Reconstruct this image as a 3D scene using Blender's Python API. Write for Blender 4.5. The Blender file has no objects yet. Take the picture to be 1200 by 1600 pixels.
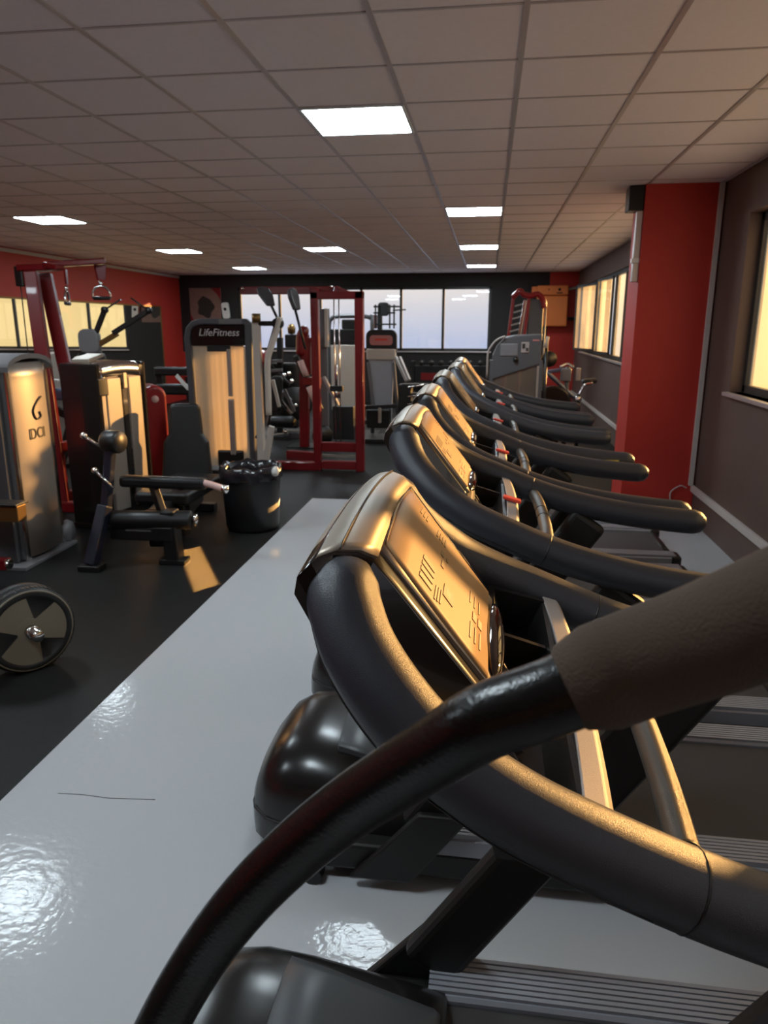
import bpy, bmesh, math, random
from mathutils import Vector, Matrix
random.seed(4)
PI = math.pi
C = bpy.context.scene
COL = C.collection
H = 1.76                      # camera height

# ------------------------------------------------------------------ camera
cam = bpy.data.cameras.new('camera'); cam_o = bpy.data.objects.new('camera', cam); COL.objects.link(cam_o)
pit, yaw, rol = math.radians(14.3), math.radians(7.98), math.radians(.05)
fw = Vector((-math.sin(yaw)*math.cos(pit), math.cos(yaw)*math.cos(pit), -math.sin(pit)))
rt = Vector((math.cos(yaw), math.sin(yaw), 0)); up = rt.cross(fw)
r2 = rt*math.cos(rol)+up*math.sin(rol); u2 = -rt*math.sin(rol)+up*math.cos(rol)
cam_o.matrix_world = Matrix(((r2.x, u2.x, -fw.x, 0), (r2.y, u2.y, -fw.y, 0), (r2.z, u2.z, -fw.z, H), (0, 0, 0, 1)))
cam.sensor_fit = 'VERTICAL'; cam.sensor_height = 36; cam.sensor_width = 36; cam.lens = 36*1138.5/1600
cam.clip_start = .05; cam.clip_end = 200
cam.dof.use_dof = True; cam.dof.focus_distance = 1.25; cam.dof.aperture_fstop = 9
C.camera = cam_o
C.view_settings.view_transform = 'Standard'; C.view_settings.look = 'None'
C.view_settings.exposure = 0.0; C.view_settings.gamma = 1; C.view_settings.use_curve_mapping = False
try:
    C.cycles.use_denoising = True; C.cycles.max_bounces = 8; C.cycles.diffuse_bounces = 4
    C.cycles.sample_clamp_indirect = 6
except Exception: pass

# ------------------------------------------------------------------ sky
w = bpy.data.worlds.new('sky'); C.world = w; w.use_nodes = True
N = w.node_tree.nodes; L = w.node_tree.links; N.clear()
tc = N.new('ShaderNodeTexCoord'); sep = N.new('ShaderNodeSeparateXYZ'); L.new(tc.outputs['Generated'], sep.inputs[0])
mz = N.new('ShaderNodeMapRange'); mz.inputs['From Min'].default_value = -.02; mz.inputs['From Max'].default_value = .06
L.new(sep.outputs['Z'], mz.inputs['Value'])
mixz = N.new('ShaderNodeMix'); mixz.data_type = 'RGBA'
mixz.inputs[6].default_value = (.54, .62, .80, 1); mixz.inputs[7].default_value = (.98, .90, .80, 1)
L.new(mz.outputs[0], mixz.inputs[0])
mx = N.new('ShaderNodeMapRange'); mx.inputs['From Min'].default_value = .2; mx.inputs['From Max'].default_value = .36
mx.interpolation_type = 'SMOOTHSTEP'
L.new(sep.outputs['X'], mx.inputs['Value'])
my = N.new('ShaderNodeMapRange'); my.inputs['From Min'].default_value = .45; my.inputs['From Max'].default_value = .6
L.new(sep.outputs['Y'], my.inputs['Value'])
mm = N.new('ShaderNodeMath'); mm.operation = 'MULTIPLY'; L.new(mx.outputs[0], mm.inputs[0]); L.new(my.outputs[0], mm.inputs[1])
mixx = N.new('ShaderNodeMix'); mixx.data_type = 'RGBA'; mixx.inputs[7].default_value = (1.1, .84, .38, 1)
L.new(mm.outputs[0], mixx.inputs[0]); L.new(mixz.outputs[2], mixx.inputs[6])
bg = N.new('ShaderNodeBackground'); bg.inputs['Strength'].default_value = 1.0; L.new(mixx.outputs[2], bg.inputs['Color'])
ow = N.new('ShaderNodeOutputWorld'); L.new(bg.outputs[0], ow.inputs[0])

# ------------------------------------------------------------------ sun, low through the right-hand windows
SUN_DIR = Vector((-.67, -.74, -.14)).normalized()
sl = bpy.data.lights.new('sun', 'SUN'); sl.energy = 10; sl.color = (1, .58, .24); sl.angle = math.radians(.8)
so = bpy.data.objects.new('sun', sl); COL.objects.link(so)
so.rotation_euler = SUN_DIR.to_track_quat('-Z', 'Y').to_euler(); so.location = (4, -6, 3)
# added area lamp outside the side window, drawing a sunlit strip on the floor
gl = bpy.data.lights.new('strip_lamp', 'AREA'); gl.shape = 'RECTANGLE'; gl.size = 1.36; gl.size_y = .045; gl.energy = 30; gl.color = (1, .56, .20); gl.spread = math.radians(.12)
go = bpy.data.objects.new('strip_lamp', gl); COL.objects.link(go)
gd = Vector((-.67, -.74, -.26)).normalized(); tgt = Vector((-2.16, 5.05, 0))
ld = Vector((-.49, .87, 0)); gz = -gd; gx = (ld-gz*ld.dot(gz)).normalized(); gy = gz.cross(gx)
go.matrix_world = Matrix(((gx.x, gy.x, gz.x, 0), (gx.y, gy.y, gz.y, 0), (gx.z, gy.z, gz.z, 0), (0, 0, 0, 1)))
go.location = tgt-gd*6.9
LAMP = 36.0                    # ceiling panel strength

# ------------------------------------------------------------------ materials
def mat(name, col, rough=.5, metal=0., bump=0., bscale=200., var=0., vscale=6., coat=0., spec=.5):
    m = bpy.data.materials.new(name); m.use_nodes = True
    n = m.node_tree.nodes; l = m.node_tree.links; b = n['Principled BSDF']
    b.inputs['Base Color'].default_value = (*col, 1); b.inputs['Roughness'].default_value = rough
    b.inputs['Metallic'].default_value = metal; b.inputs['Coat Weight'].default_value = coat
    b.inputs['Specular IOR Level'].default_value = spec
    t = n.new('ShaderNodeTexCoord')
    if var:
        no = n.new('ShaderNodeTexNoise'); no.inputs['Scale'].default_value = vscale; no.inputs['Detail'].default_value = 4
        l.new(t.outputs['Object'], no.inputs['Vector'])
        mi = n.new('ShaderNodeMix'); mi.data_type = 'RGBA'
        mi.inputs[6].default_value = (*[c*(1-var) for c in col], 1); mi.inputs[7].default_value = (*[min(1, c*(1+var)) for c in col], 1)
        l.new(no.outputs['Fac'], mi.inputs[0]); l.new(mi.outputs[2], b.inputs['Base Color'])
    if bump:
        nb = n.new('ShaderNodeTexNoise'); nb.inputs['Scale'].default_value = bscale; nb.inputs['Detail'].default_value = 3
        l.new(t.outputs['Object'], nb.inputs['Vector'])
        bu = n.new('ShaderNodeBump'); bu.inputs['Strength'].default_value = bump; bu.inputs['Distance'].default_value = .004
        l.new(nb.outputs['Fac'], bu.inputs['Height']); l.new(bu.outputs[0], b.inputs['Normal'])
    return m
def emit(name, col, s):
    m = bpy.data.materials.new(name); m.use_nodes = True; n = m.node_tree.nodes; n.clear()
    e = n.new('ShaderNodeEmission'); e.inputs[0].default_value = (*col, 1); e.inputs[1].default_value = s
    o = n.new('ShaderNodeOutputMaterial'); m.node_tree.links.new(e.outputs[0], o.inputs[0]); return m
def glass(name, tcol, diff, dcol, rough=.02, trans=True):
    """thin pane: clear part + hazy part that scatters what shines on it + a faint sheen"""
    m = bpy.data.materials.new(name); m.use_nodes = True; n = m.node_tree.nodes; l = m.node_tree.links; n.clear()
    a = n.new('ShaderNodeBsdfTransparent'); a.inputs[0].default_value = (*tcol, 1)
    d = n.new('ShaderNodeBsdfTranslucent' if trans else 'ShaderNodeBsdfDiffuse'); d.inputs[0].default_value = (*dcol, 1)
    g = n.new('ShaderNodeBsdfGlossy'); g.inputs['Roughness'].default_value = rough; g.inputs[0].default_value = (1, 1, 1, 1)
    t = n.new('ShaderNodeTexCoord'); no = n.new('ShaderNodeTexNoise'); no.inputs['Scale'].default_value = 1.6
    l.new(t.outputs['Object'], no.inputs['Vector'])
    mr = n.new('ShaderNodeMapRange'); mr.inputs['To Min'].default_value = max(0, diff-.1); mr.inputs['To Max'].default_value = min(1, diff+.1)
    l.new(no.outputs['Fac'], mr.inputs['Value'])
    m1 = n.new('ShaderNodeMixShader'); l.new(mr.outputs[0], m1.inputs[0]); l.new(a.outputs[0], m1.inputs[1]); l.new(d.outputs[0], m1.inputs[2])
    m2 = n.new('ShaderNodeMixShader'); m2.inputs[0].default_value = .06; l.new(m1.outputs[0], m2.inputs[1]); l.new(g.outputs[0], m2.inputs[2])
    o = n.new('ShaderNodeOutputMaterial'); l.new(m2.outputs[0], o.inputs[0]); return m

M = {}
M['red_wall'] = mat('red_paint', (.47, .028, .018), .55, bump=.05, bscale=60, var=.08)
M['dark_wall'] = mat('charcoal_paint', (.115, .074, .060), .6, bump=.05, bscale=60, var=.1)
M['black_wall'] = mat('black_paint', (.012, .009, .009), .7)
M['tile'] = mat('mineral_tile', (.84, .765, .765), .9, bump=.15, bscale=260, var=.04, vscale=30)
M['tbar'] = mat('grid_enamel', (.55, .50, .49), .35, metal=.3)
M['white_trim'] = mat('white_plastic', (.55, .5, .47), .5)
M['sill'] = mat('pale_aluminium', (.55, .5, .5), .35, metal=.5)
M['rubber'] = mat('rubber_floor', (.013, .0126, .0123), .5, bump=.25, bscale=180, var=.3, vscale=40, spec=.16)
M['frame'] = mat('anodised_frame', (.03, .028, .027), .45)
M['lamp_frame'] = mat('lamp_frame', (.7, .75, .75), .4)
M['lamp'] = emit('lamp_diffuser', (.86, 1.0, 1.08), LAMP)
M['black'] = mat('black_plastic', (.009, .0085, .0085), .38, bump=.08, bscale=400)
M['gloss_black'] = mat('gloss_black', (.014, .011, .010), .16, coat=.3)
M['grip'] = mat('graphite_handrail', (.027, .030, .039), .38, bump=.25, bscale=900, spec=.6)
M['hood'] = mat('hood_black', (.010, .009, .0085), .25, bump=.03, bscale=300)
M['hood_panel'] = mat('hood_panel_grey', (.06, .062, .066), .4)
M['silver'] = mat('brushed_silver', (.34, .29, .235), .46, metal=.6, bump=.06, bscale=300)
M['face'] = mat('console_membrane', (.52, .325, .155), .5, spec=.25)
M['print'] = mat('console_print', (.36, .24, .11), .5)
M['print_dark'] = mat('console_print_dark', (.22, .13, .06), .5)
M['print_red'] = mat('console_print_red', (.50, .16, .06), .5)
M['led_red'] = mat('led_window_red', (.30, .03, .01), .3)
M['window_black'] = mat('sensor_black', (.012, .007, .005), .06, coat=.5)
M['silver_grey'] = mat('satin_silver_plastic', (.34, .31, .29), .45, metal=.2, bump=.25, bscale=900)
M['steel_grip'] = mat('textured_bronze_grip', (.085, .072, .058), .32, metal=.5, bump=.3, bscale=900)
M['rail'] = mat('ribbed_rail_grey', (.27, .28, .31), .42, metal=.15)
M['leg'] = mat('leg_black_brown', (.008, .007, .006), .45, bump=.1, bscale=500)
M['belt'] = mat('running_belt', (.040, .037, .038), .6, bump=.2, bscale=700)
M['stop'] = mat('red_stop', (.75, .07, .04), .4)
M['yellow'] = mat('yellow_sticker', (.62, .45, .05), .5)
M['tube_black'] = mat('hammered_black', (.006, .0055, .005), .26, bump=.16, bscale=300, spec=.4)
M['foam'] = mat('foam_grip', (.075, .046, .028), .85, bump=.35, bscale=500)
M['cream'] = mat('cream_paint', (.56, .50, .43), .45)
M['pale_shroud'] = mat('pale_shroud', (.42, .43, .46), .35)
M['red_steel'] = mat('red_powder_coat', (.17, .006, .008), .28, coat=.3)
M['red_shroud'] = mat('red_shroud', (.25, .008, .010), .3, coat=.3)
M['tan'] = mat('cream_shroud', (.42, .365, .31), .34, metal=.45, var=.06, vscale=3)
M['grey_steel'] = mat('grey_powder_coat', (.075, .076, .082), .4)
M['mid_grey'] = mat('mid_grey_steel', (.16, .155, .16), .4)
M['chrome'] = mat('chrome', (.75, .72, .70), .14, metal=1.)
M['pad'] = mat('black_vinyl', (.008, .0075, .0075), .42, bump=.1, bscale=300)
M['blue_steel'] = mat('blue_black_steel', (.014, .016, .028), .28, coat=.3)
M['white'] = mat('white_plastic_bright', (.72, .70, .66), .45)
M['orange'] = mat('orange_enamel', (.78, .22, .055), .45)
M['ink'] = mat('black_ink', (.02, .015, .012), .6)
M['paper'] = mat('poster_pink', (.22, .12, .10), .6, var=.25, vscale=9)
M['bag'] = mat('bin_bag', (.014, .012, .016), .2, bump=.6, bscale=25)
M['bin'] = mat('bin_plastic', (.010, .010, .011), .36)
M['bumper'] = mat('plate_rubber', (.012, .0115, .011), .5, bump=.1, bscale=200)
M['plate_face'] = mat('plate_grip_face', (.20, .165, .115), .5)
M['brass'] = mat('brown_gold_bar', (.22, .13, .045), .3, metal=.7)
M['pink'] = mat('pink_foam', (.62, .40, .36), .6)
M['label_pink'] = mat('pink_placard', (.55, .20, .18), .5)
M['mirror'] = mat('mirror_silver', (.92, .90, .82), .015, metal=1.)
M['smoke'] = glass('smoked_shroud', (.55, .50, .46), .35, (.30, .24, .19), .1, False)
M['lit_shroud'] = glass('translucent_cream_shroud', (1, 1, 1), 1.1, (.42, .34, .25), .3)
M['clear'] = glass('window_glass', (.96, .97, 1.), -.08, (.9, .9, .95))
M['haze'] = glass('hazy_window_glass', (1, .95, .82), .15, (1, .92, .75))
M['bluegrey'] = mat('metal_blue_grey', (.14, .17, .25), .3, metal=.6)

# glossy white floor with a wavy varnish
def white_floor():
    m = mat('white_epoxy', (.47, .475, .485), .16, spec=.13)
    n = m.node_tree.nodes; l = m.node_tree.links; b = n['Principled BSDF']
    t = n.new('ShaderNodeTexCoord')
    a = n.new('ShaderNodeTexNoise'); a.inputs['Scale'].default_value = 34; a.inputs['Detail'].default_value = 3
    c = n.new('ShaderNodeTexNoise'); c.inputs['Scale'].default_value = 1.3; c.inputs['Detail'].default_value = 5
    l.new(t.outputs['Object'], a.inputs['Vector']); l.new(t.outputs['Object'], c.inputs['Vector'])
    bu = n.new('ShaderNodeBump'); bu.inputs['Strength'].default_value = .15; bu.inputs['Distance'].default_value = .009
    l.new(a.outputs['Fac'], bu.inputs['Height']); l.new(bu.outputs[0], b.inputs['Normal'])
    mr = n.new('ShaderNodeMapRange'); mr.inputs['To Min'].default_value = .03; mr.inputs['To Max'].default_value = .12
    l.new(c.outputs['Fac'], mr.inputs['Value']); l.new(mr.outputs[0], b.inputs['Roughness'])
    return m
M['white_floor'] = white_floor()

# ------------------------------------------------------------------ mesh helpers
ORG = Vector((0, 0, 0))
def V(*a): return Vector(a)
def spline(pts, n=6, closed=False):
    pts = [Vector(p) for p in pts]; out = []
    for i in range(len(pts)-1):
        p0 = pts[i-1] if i else pts[0]*2-pts[1]; p1 = pts[i]; p2 = pts[i+1]; p3 = pts[i+2] if i+2 < len(pts) else p2*2-p1
        for k in range(n):
            t = k/n
            out.append(.5*((2*p1)+(-p0+p2)*t+(2*p0-5*p1+4*p2-p3)*t*t+(-p0+3*p1-3*p2+p3)*t**3))
    out.append(pts[-1]); return out

class MB:
    def __init__(s): s.b = bmesh.new()
    def _f(s, vs, smooth=False):
        try:
            f = s.b.faces.new(vs); f.smooth = smooth; return f
        except ValueError: return None
    def hexa(s, c):                           # 8 corners: bottom loop, top loop
        v = [s.b.verts.new(p) for p in c]
        for q in ((3, 2, 1, 0), (4, 5, 6, 7), (0, 1, 5, 4), (1, 2, 6, 5), (2, 3, 7, 6), (3, 0, 4, 7)): s._f([v[i] for i in q])
        return s
    def box(s, x0, x1, y0, y1, z0, z1, rz=0, piv=None):
        c = [V(x0, y0, z0), V(x1, y0, z0), V(x1, y1, z0), V(x0, y1, z0), V(x0, y0, z1), V(x1, y0, z1), V(x1, y1, z1), V(x0, y1, z1)]
        if rz:
            p = Vector(piv) if piv else V((x0+x1)/2, (y0+y1)/2, 0); R = Matrix.Rotation(rz, 3, 'Z'); c = [R@(q-p)+p for q in c]
        return s.hexa(c)
    def beam(s, p, q, wd, ht, side=None):     # rectangular bar p->q; wd along `side`
        p = Vector(p); q = Vector(q); d = (q-p).normalized()
        sd = Vector(side) if side else (d.cross(V(0, 0, 1)) if abs(d.z) < .99 else V(1, 0, 0))
        sd = (sd-d*sd.dot(d)).normalized(); n = d.cross(sd).normalized(); a = sd*wd/2; c = n*ht/2
        return s.hexa([p-a-c, p+a-c, p+a+c, p-a+c, q-a-c, q+a-c, q+a+c, q-a+c])
    def tube(s, pts, r, seg=12, cap=True, rb=None, ref=(0, 0, 1), dome=False):
        """sweep an ellipse: r along side, rb along 'up'; r may be a list"""
        pts = [Vector(p) for p in pts]; n = len(pts); rings = []
        rr = r if isinstance(r, (list, tuple)) else [r]*n
        rb = rb if rb is not None else rr
        rbb = rb if isinstance(rb, (list, tuple)) else [rb]*n
        if dome:
            d0 = (pts[0]-pts[1]).normalized(); d1 = (pts[-1]-pts[-2]).normalized()
            a0, a1, b0, b1 = rr[0], rr[-1], rbb[0], rbb[-1]
            pre = [pts[0]+d0*a0*math.sin(t) for t in (1.45, 1.1, .6)]; post = [pts[-1]+d1*a1*math.sin(t) for t in (.6, 1.1, 1.45)]
            cc = [math.cos(t) for t in (1.45, 1.1, .6)]
            pts = pre+pts+post
            rr = [a0*c for c in cc]+list(rr)+[a1*c for c in cc[::-1]]; rbb = [b0*c for c in cc]+list(rbb)+[b1*c for c in cc[::-1]]
            n = len(pts)
        prev = None
        for i in range(n):
            d = (pts[min(i+1, n-1)]-pts[max(i-1, 0)]).normalized()
            if prev is None:
                rf = Vector(ref)
                if abs(d.dot(rf)) > .97: rf = V(0, 1, 0) if abs(d.y) < .9 else V(1, 0, 0)
                u = (rf-d*rf.dot(d)).normalized()
            else: u = (prev-d*prev.dot(d)).normalized()
            prev = u; sd = d.cross(u)
            rings.append([s.b.verts.new(pts[i]+sd*rr[i]*math.cos(2*PI*k/seg)+u*rbb[i]*math.sin(2*PI*k/seg)) for k in range(seg)])
        for i in range(n-1):
            for k in range(seg): s._f([rings[i][k], rings[i][(k+1) % seg], rings[i+1][(k+1) % seg], rings[i+1][k]], True)
        if cap: s._f(rings[0][::-1]); s._f(rings[-1])
        return s
    def cyl(s, p, q, r, seg=16, r2=None): return s.tube([p, q], [r, r if r2 is None else r2], seg)
    def lathe(s, prof, o, axis=(0, 0, 1), seg=28, smooth=True, cap=True):   # prof: (r, t) along axis
        o = Vector(o); ax = Vector(axis).normalized(); a = ax.orthogonal().normalized(); c = ax.cross(a); rings = []
        for r, t in prof: rings.append([s.b.verts.new(o+ax*t+(a*math.cos(2*PI*k/seg)+c*math.sin(2*PI*k/seg))*max(r, 1e-4)) for k in range(seg)])
        for i in range(len(prof)-1):
            for k in range(seg): s._f([rings[i][k], rings[i][(k+1) % seg], rings[i+1][(k+1) % seg], rings[i+1][k]], smooth)
        if cap: s._f(rings[0][::-1]); s._f(rings[-1])
        return s
    def prism(s, poly, o, u, v, t):           # polygon in (u,v) from o, thickness vector t
        o = Vector(o); u = Vector(u); v = Vector(v); t = Vector(t)
        a = [s.b.verts.new(o+u*p[0]+v*p[1]) for p in poly]; b = [s.b.verts.new(o+u*p[0]+v*p[1]+t) for p in poly]; n = len(poly)
        s._f(a[::-1]); s._f(b)
        for i in range(n): s._f([a[i], a[(i+1) % n], b[(i+1) % n], b[i]])
        return s
    def grid(s, rows, smooth=True, cu=False):
        g = [[s.b.verts.new(p) for p in r] for r in rows]
        for i in range(len(g)-1):
            m = len(g[i])
            for k in range(m if cu else m-1): s._f([g[i][k], g[i][(k+1) % m], g[i+1][(k+1) % m], g[i+1][k]], smooth)
        return g
    def build(s, name, m, parent=None, bevel=0, seg=2, sub=0):
        bmesh.ops.recalc_face_normals(s.b, faces=s.b.faces)
        me = bpy.data.meshes.new(name)
        for v in s.b.verts: v.co -= ORG
        s.b.to_mesh(me); s.b.free(); me.materials.append(m if not isinstance(m, str) else M[m])
        o = bpy.data.objects.new(name, me); COL.objects.link(o)
        if parent: o.parent = parent
        else: o.location = ORG
        if bevel:
            md = o.modifiers.new('bevel', 'BEVEL'); md.width = bevel; md.segments = seg; md.limit_method = 'ANGLE'; md.angle_limit = .7
        if sub:
            md = o.modifiers.new('sub', 'SUBSURF'); md.levels = sub; md.render_levels = sub
        return o

def tag(o, label=None, cat=None, group=None, kind=None):
    if label: o['label'] = label
    if cat: o['category'] = cat
    if group: o['group'] = group
    if kind: o['kind'] = kind
    return o
def thing(name, label, cat, loc=(0, 0, 0), group=None):
    global ORG
    o = bpy.data.objects.new(name, None); COL.objects.link(o); o.empty_display_size = .1
    ORG = Vector(loc); o.location = ORG; return tag(o, label, cat, group)
def struct(name, mb, m, bevel=0):
    global ORG
    ORG = V(0, 0, 0); return tag(mb.build(name, m, None, bevel), kind='structure')
def single(name, mb, m, loc, label, cat, group=None, bevel=0):
    global ORG
    ORG = Vector(loc); return tag(mb.build(name, m, None, bevel), label, cat, group)
def copy_tree(o, parent=None):
    c = o.copy(); COL.objects.link(c)
    if parent: c.parent = parent
    for ch in o.children: copy_tree(ch, c)
    return c
def rrect(w_, h_, r, n=5, x0=0, y0=0):        # rounded rectangle polygon centred at x0,y0
    out = []
    for cx, cy, a in ((w_/2-r, h_/2-r, 0), (-w_/2+r, h_/2-r, PI/2), (-w_/2+r, -h_/2+r, PI), (w_/2-r, -h_/2+r, 1.5*PI)):
        for k in range(n+1): out.append((x0+cx+r*math.cos(a+PI/2*k/n), y0+cy+r*math.sin(a+PI/2*k/n)))
    return out
def text(body, size, o, xd, nrm, m, parent, name, ext=.002, shear=0, align='CENTER'):
    cu = bpy.data.curves.new(name, 'FONT'); cu.body = body; cu.size = size; cu.extrude = ext; cu.align_x = align; cu.align_y = 'CENTER'; cu.shear = shear
    t = bpy.data.objects.new(name+'_tmp', cu); COL.objects.link(t)
    dg = bpy.context.evaluated_depsgraph_get(); me = bpy.data.meshes.new_from_object(t.evaluated_get(dg))
    bpy.data.objects.remove(t); bpy.data.curves.remove(cu)
    xd = Vector(xd).normalized(); nrm = Vector(nrm).normalized(); yd = nrm.cross(xd)
    R = Matrix((xd, yd, nrm)).transposed()
    for v in me.vertices: v.co = R@v.co+Vector(o)-ORG
    me.materials.clear(); me.materials.append(M[m])
    ob = bpy.data.objects.new(name, me); COL.objects.link(ob); ob.parent = parent; return ob

# ================================================================== ROOM
XL, XR, YB, YF, ZC = -7.4, 1.93, 17.4, -5.2, 2.938
struct('floor', MB().box(XL-.1, XR+.1, YF-.1, YB+.1, -.08, 0), 'rubber')
struct('floor_white', MB().box(-1.785, XR, YF, 7.30, 0, .004), 'white_floor')
struct('ceiling', MB().box(XL-.1, XR+.1, YF-.1, YB+.1, ZC, ZC+.08), 'tile')
GX0, GY0 = -.502, 3.167
g = MB()
for i in range(-12, 5):
    x = GX0+.6*i
    if XL < x < XR: g.box(x-.012, x+.012, YF, YB, ZC-.006, ZC+.001)
for j in range(-14, 24):
    y = GY0+.6*j
    if YF < y < YB: g.box(XL, XR, y-.008, y+.008, ZC-.004, ZC+.001)
ORG = V(0, 0, 0); g.build('ceiling_grid', 'tbar', bpy.data.objects['ceiling'])
struct('wall_left', MB().box(XL-.12, XL, YF, YB, 0, ZC), 'red_wall')
struct('wall_front', MB().box(XL-.1, XR+.1, YF-.12, YF, 0, ZC), 'dark_wall')
# right wall with its window openings
ZS, ZT = 1.25, 2.60
wr = MB()
W1, W2, W3 = (1.75, 6.25), (7.55, 16.2), (-4.30, 1.35)
DOOR = (-2.1, -1.6)
wr.box(XR, XR+.16, YF, YB, 0, ZS); wr.box(XR, XR+.16, YF, YB, ZT, ZC)
for a, b in ((YF, W3[0]), (W3[1], W1[0]), (W1[1], W2[0]), (W2[1], YB)): wr.box(XR, XR+.16, a, b, ZS, ZT)
struct('wall_right', wr, 'dark_wall')
# back wall, black with a red end, one long window
BX0, BX1, BZ0, BZ1 = -5.95, .02, 1.20, 2.64
wb = MB()
wb.box(XL, 1.30, YB, YB+.16, 0, BZ0); wb.box(XL, 1.30, YB, YB+.16, BZ1, ZC)
wb.box(XL, BX0, YB, YB+.16, BZ0, BZ1); wb.box(BX1, 1.30, YB, YB+.16, BZ0, BZ1)
struct('wall_back', wb, 'black_wall')
struct('wall_back_red', MB().box(1.30, XR, YB, YB+.16, 0, ZC), 'red_wall')
struct('pillar', MB().box(1.28, XR, 6.95, 7.46, 0, ZC), 'red_wall', .004)
# trims: pale strip under the ceiling, conduits on the right wall
struct('trim_1', MB().box(XL, XL+.02, YF, YB, ZC-.075, ZC-.02), 'white_trim')
struct('trim_2', MB().box(XR-.03, XR, YF, 6.95, .275, .335).box(XR-.03, XR, 7.46, YB, .275, .335), 'white_trim', .004)
struct('trim_3', MB().box(XR-.055, XR-.015, 6.915, 6.95, .335, ZC), 'white_trim', .004)
struct('trim_4', MB().tube(spline([(1.86, 6.93, .31), (1.80, 6.92, .33), (1.72, 6.92, .26), (1.74, 6.92, .12), (1.76, 6.92, .03)]), .006, 6), 'white_trim')
struct('trim_5', MB().tube([(1.50, 17.37, .98+.95), (1.90, 17.37, .98+.95)], .035, 8), 'frame')

def window(idx, axis, fixed, a0, a1, z0, z1, edges, glassm, depth=.16, fw_=.06, openings={}):
    """edges: mullion positions; axis 'y' (right wall) or 'x' (back wall)"""
    global ORG
    ORG = V(0, 0, 0)
    def bx(mb, p0, p1, d0, d1, za, zb):
        return mb.box(fixed+d0, fixed+d1, p0, p1, za, zb) if axis == 'y' else mb.box(p0, p1, fixed+d0, fixed+d1, za, zb)
    f = MB(); d0, d1 = (.09, .15) if idx == 1 else (.03, .10)
    bx(f, a0, a1, d0, d1, z0, z0+fw_); bx(f, a0, a1, d0, d1, z1-fw_, z1)
    bx(f, a0, a0+fw_, d0, d1, z0, z1); bx(f, a1-fw_, a1, d0, d1, z0, z1)
    for e in edges: bx(f, e-fw_/2, e+fw_/2, d0, d1, z0, z1)
    fo = tag(f.build('window_%d' % idx, M['frame'], None, .004), kind='structure')
    sb = MB(); bx(sb, a0-.03, a1+.03, -.05, d0, z0-.03, z0); sb.build('sill', 'sill', fo, .003)
    ps = [a0+fw_/2]+list(edges)+[a1-fw_/2]
    for i in range(len(ps)-1):
        p0, p1 = ps[i]+fw_/2-.01, ps[i+1]-fw_/2+.01
        p = MB()
        if i in openings:
            ang = openings[i]; L_ = p1-p0
            c = Matrix.Rotation(ang, 3, 'Z')
            fr = MB()
            for (u0, u1, za, zb) in ((0, L_, z0+.06, z0+.10), (0, L_, z1-.10, z1-.06), (0, .04, z0+.06, z1-.06), (L_-.04, L_, z0+.06, z1-.06)):
                cs = [V(-.02, u, 0) for u in ()]
                q = [V(0, u0, za), V(.03, u0, za), V(.03, u1, za), V(0, u1, za), V(0, u0, zb), V(.03, u0, zb), V(.03, u1, zb), V(0, u1, zb)]
                fr.hexa([c@v+V(fixed-.01, p0, 0) for v in q])
            so_ = fr.build('sash', 'frame', fo)
            q = [V(.012, .03, z0+.09), V(.018, .03, z0+.09), V(.018, L_-.03, z0+.09), V(.012, L_-.03, z0+.09)]
            q += [v+V(0, 0, z1-z0-.18) for v in q]
            p.hexa([c@v+V(fixed-.01, p0, 0) for v in q]); p.build('pane', glassm, so_)
        else:
            bx(p, p0, p1, d0+.03, d0+.036, z0+fw_-.01, z1-fw_+.01); p.build('pane', glassm, fo)
    return fo
window(1, 'y', XR, W1[0], W1[1], ZS, ZT, [2.62, 3.50, 4.38, 5.30], 'haze')
window(2, 'y', XR, W2[0], W2[1], ZS, ZT, [8.15, 10.7, 11.6, 12.5, 13.4, 14.35, 15.3], 'haze', openings={6: .30, 4: .16})
window(3, 'y', XR, W3[0], W3[1], ZS, ZT, [-3.39, -2.49, -1.58, -.67, .40], 'clear')
window(4, 'x', YB, BX0, BX1, BZ0, BZ1, [-4.95, -3.96, -2.98, -2.05, -1.07], 'clear')
bpy.data.objects['window_1']['label'] = 'hazy yellow window at the right edge nearest the camera'

struct('floor_crack', MB().tube([V(-1.594,2.269,.0045), V(-1.492,2.274,.0045), V(-1.384,2.268,.0045), V(-1.283,2.277,.0045), V(-1.203,2.284,.0045)], .0022, 6, rb=.0006), 'ink')  # hairline crack in the white floor, a thin dark line
# ceiling lights
proto = thing('ceiling_light', 'large square ceiling panel light nearest the camera', 'ceiling light', (0, 0, ZC), 'square panel lights in the ceiling')
fr = MB()
for a in ((-.296, .296, -.296, -.28), (-.296, .296, .28, .296), (-.296, -.28, -.28, .28), (.28, .296, -.28, .28)): fr.box(*a, ZC-.012, ZC-.001)
fr.build('frame', 'lamp_frame', proto); MB().box(-.281, .281, -.281, .281, ZC-.009, ZC-.002).build('diffuser', 'lamp', proto)
LIGHTS = [(-1, 2, 'large square ceiling panel light nearest the camera'),
          (0, 8, 'ceiling panel light first in the right-hand row above the treadmills'),
          (0, 14, 'ceiling panel light second in the right-hand row above the treadmills'),
          (0, 20, 'ceiling panel light at the far end of the right-hand row'),
          (-4, 14, 'lone ceiling panel light above the red cable frame'),
          (-8, 8, 'leftmost ceiling panel light above the red pulldown tower'),
          (-8, 14, 'ceiling panel light in the left row above the black wall corner'),
          (-8, 20, 'ceiling panel light at the far end of the left row by the back wall'),
          (-6, 2, 'ceiling panel light out of the frame to the left'),
          (-2, -4, 'unseen ceiling panel light added behind the viewpoint'), (-7, -4, 'unseen ceiling panel light added behind the viewpoint at the left')]  # these two panels are unseen, added to help light the room
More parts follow.
